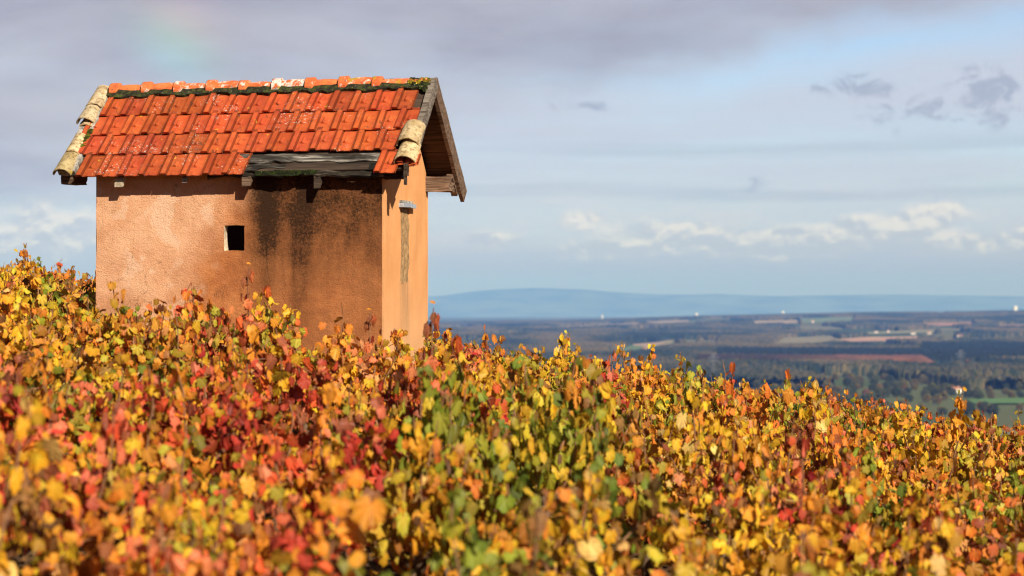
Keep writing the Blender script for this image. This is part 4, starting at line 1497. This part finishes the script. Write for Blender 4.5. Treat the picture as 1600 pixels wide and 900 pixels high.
def kind_at(x, y):
    px = 800 + x / y * FPX
    n1 = float(fbm(np.array([x * .33 + 40]), np.array([y * .33]), 61, 2)[0])
    w = {'golden': 1.0, 'rust': 1.0, 'red': .35, 'green': .35}
    if px < 200 and y > 16: w['golden'] += 2.2; w['green'] += .5
    if 230 < px < 720 and 11.5 < y < 19: w['red'] += 3.6 if px > 400 else 2.0; w['golden'] *= .7; w['green'] *= .3
    if px < 330 and y < 15: w['rust'] += .6; w['green'] += .5; w['red'] += .5
    if px > 740 and y > 22: w['golden'] += 1.6; w['rust'] += .8
    if px > 1250 and y > 20: w['rust'] += 2.4; w['red'] += 1.2
    if px > 1000 and y < 18: w['rust'] += 1.8; w['golden'] += .3
    if px < 350 and y < 19: w['rust'] += .9
    if n1 > .6: w['red'] += .9
    if n1 < .4: w['green'] += .6
    return rv.choices(KINDS, [w[k] for k in KINDS])[0]


# a few plants that stand out: green shoots in the middle, red shoots by the hut corner
SPECIAL = [  # px, depth, kind, height factor, label
    (702, 12.2, 'lush', 1.34, 'tall green shooted grapevine rising below the hut corner'),
    (872, 11.2, 'green', 1.12, 'green leaved grapevine right of the tall green shoots'),
    (775, 9.3, 'lush', .90, 'low bright green grapevine at the bottom middle'),
    (846, 13.6, 'green', 1.36, 'olive grapevine whose tip leaves stand against the valley'),
    (898, 14.8, 'green', 1.34, 'olive green grapevine with a loose tip right of the other olive tip'),
    (606, 18.3, 'red', .96, 'red and orange grapevine covering the foot of the sharp hut corner'),
    (556, 18.0, 'rust', .90, 'rust leaved grapevine under the stained wall beside the hut corner'),
    (640, 18.6, 'rust', .90, 'rust leaved grapevine in front of the narrow slot of the gable wall'),
    (690, 15.4, 'red', 1.30, 'red orange grapevine whose shoots stand beside the hut edge'),
]
for px, d, kd, hf, lab in SPECIAL:
    x = (px - 800) / FPX * d
    spots = [s for s in spots if math.hypot(s[0] - x, s[1] - d) > .42]

inside = [s for s in spots if abs(s[0]) <= 0.238 * s[1] + 0.5]
outside = [s for s in spots if abs(s[0]) > 0.238 * s[1] + 0.5]       # beside the frame, seen only from a step to the side
order = sorted(inside, key=lambda s: s[1])
N_IND = 288
rest_t = MB()


def place_vine(x, y, kd, hf, label, wide=1.0):
    v = rv.randrange(5)
    t = empty('grapevine', (x, y, tz(x, y) - .02), rv.uniform(0, 6.283))
    k = rv.uniform(.92, 1.1)
    t.scale = (k * wide, k * wide, hf)
    tag(t, label, 'grapevine', 'grapevines of the vineyard')
    for me, nm in zip(vine_src[kd, v][:3], ('trunk', 'shoots', 'foliage')):
        c = bpy.data.objects.new(nm, me); COL.objects.link(c); c.parent = t


for px, d, kd, hf, lab in SPECIAL:
    place_vine((px - 800) / FPX * d, d, kd, hf, lab, .9 if kd == 'lush' else 1.0)
src_np = {k: (np.array([tuple(p) for p in v[5].v]), np.array(v[5].f), np.array([c for d in v[5].c for c in d['corners']])) for k, v in vine_src.items()}
bulk_v, bulk_f, bulk_c, nb = [], [], [], 0
for i, (x, y) in enumerate(order + outside):
    kd = kind_at(x, y)
    hf = rv.uniform(.86, 1.08) * (1.13 if rv.random() < .09 else .98)
    if x / y < -0.15 and y > 17: hf *= .9
    if i < N_IND:
        place_vine(x, y, kd, hf, LOOK[kd] + ' ' + zone(x, y))
        continue
    k = (kd, rv.randrange(5)); V, F, Cc = src_np[k]
    a = rv.uniform(0, 6.283); ca_, sa_ = math.cos(a), math.sin(a)
    W = np.stack([x + V[:, 0] * ca_ - V[:, 1] * sa_, y + V[:, 0] * sa_ + V[:, 1] * ca_, tz(x, y) - .02 + V[:, 2] * hf], 1)
    bulk_v.append(W); bulk_f.append(F + nb); bulk_c.append(Cc); nb += len(W)
    src = vine_src[k][3]; b = len(rest_t.v); z = tz(x, y) - .02
    rest_t.v += [(x + p[0] * ca_ - p[1] * sa_, y + p[0] * sa_ + p[1] * ca_, z + p[2] * hf) for p in src.v]
    rest_t.f += [tuple(b + q for q in f) for f in src.f]; rest_t.c += src.c; rest_t.m += src.m
ro = empty('vine_rows', (0, 0, 0)); tag(ro, 'last gold and rust vine rows merging behind the crest of the slope', 'vineyard', kind='stuff')
BV, BF, BC = np.concatenate(bulk_v), np.concatenate(bulk_f), np.concatenate(bulk_c)
me = bpy.data.meshes.new('foliage')
me.vertices.add(len(BV)); me.vertices.foreach_set('co', BV.ravel())
me.loops.add(len(BF) * 3); me.loops.foreach_set('vertex_index', BF.ravel().astype(np.int32))
me.polygons.add(len(BF)); me.polygons.foreach_set('loop_start', np.arange(0, len(BF) * 3, 3, dtype=np.int32))
me.update(calc_edges=True)
at_ = me.color_attributes.new('tint', 'FLOAT_COLOR', 'CORNER')
at_.data.foreach_set('color', np.concatenate([BC, np.ones((len(BC), 1))], 1).ravel())
me.materials.append(M_LEAF)
o = bpy.data.objects.new('foliage', me); COL.objects.link(o); o.parent = ro; o['kind'] = 'stuff'
o = rest_t.build('trunk', M_VINE, ro); o['kind'] = 'stuff'
rl = random.Random(9); lit = MB()
allp = sum((PAL[k] for k in KINDS), [])
for i in range(5200):
    y = rl.uniform(7.5, 24); x = rl.uniform(-1, 1) * (.24 * y + .6)
    c = tuple(q * rl.uniform(.35, .9) for q in pick(rl, allp))
    add_leaf(lit, Vector((x, y, tz(x, y) + .03)), Vector((rl.gauss(0, .4), rl.gauss(0, .4), 1)), rl.uniform(.04, .075), rl, c)
lo_ = lit.build('fallen_leaves', M_LEAF); tag(lo_, 'brown and orange fallen leaves littering the soil under the vines', 'leaf litter', kind='stuff')
print('vines', len(spots) + len(SPECIAL))
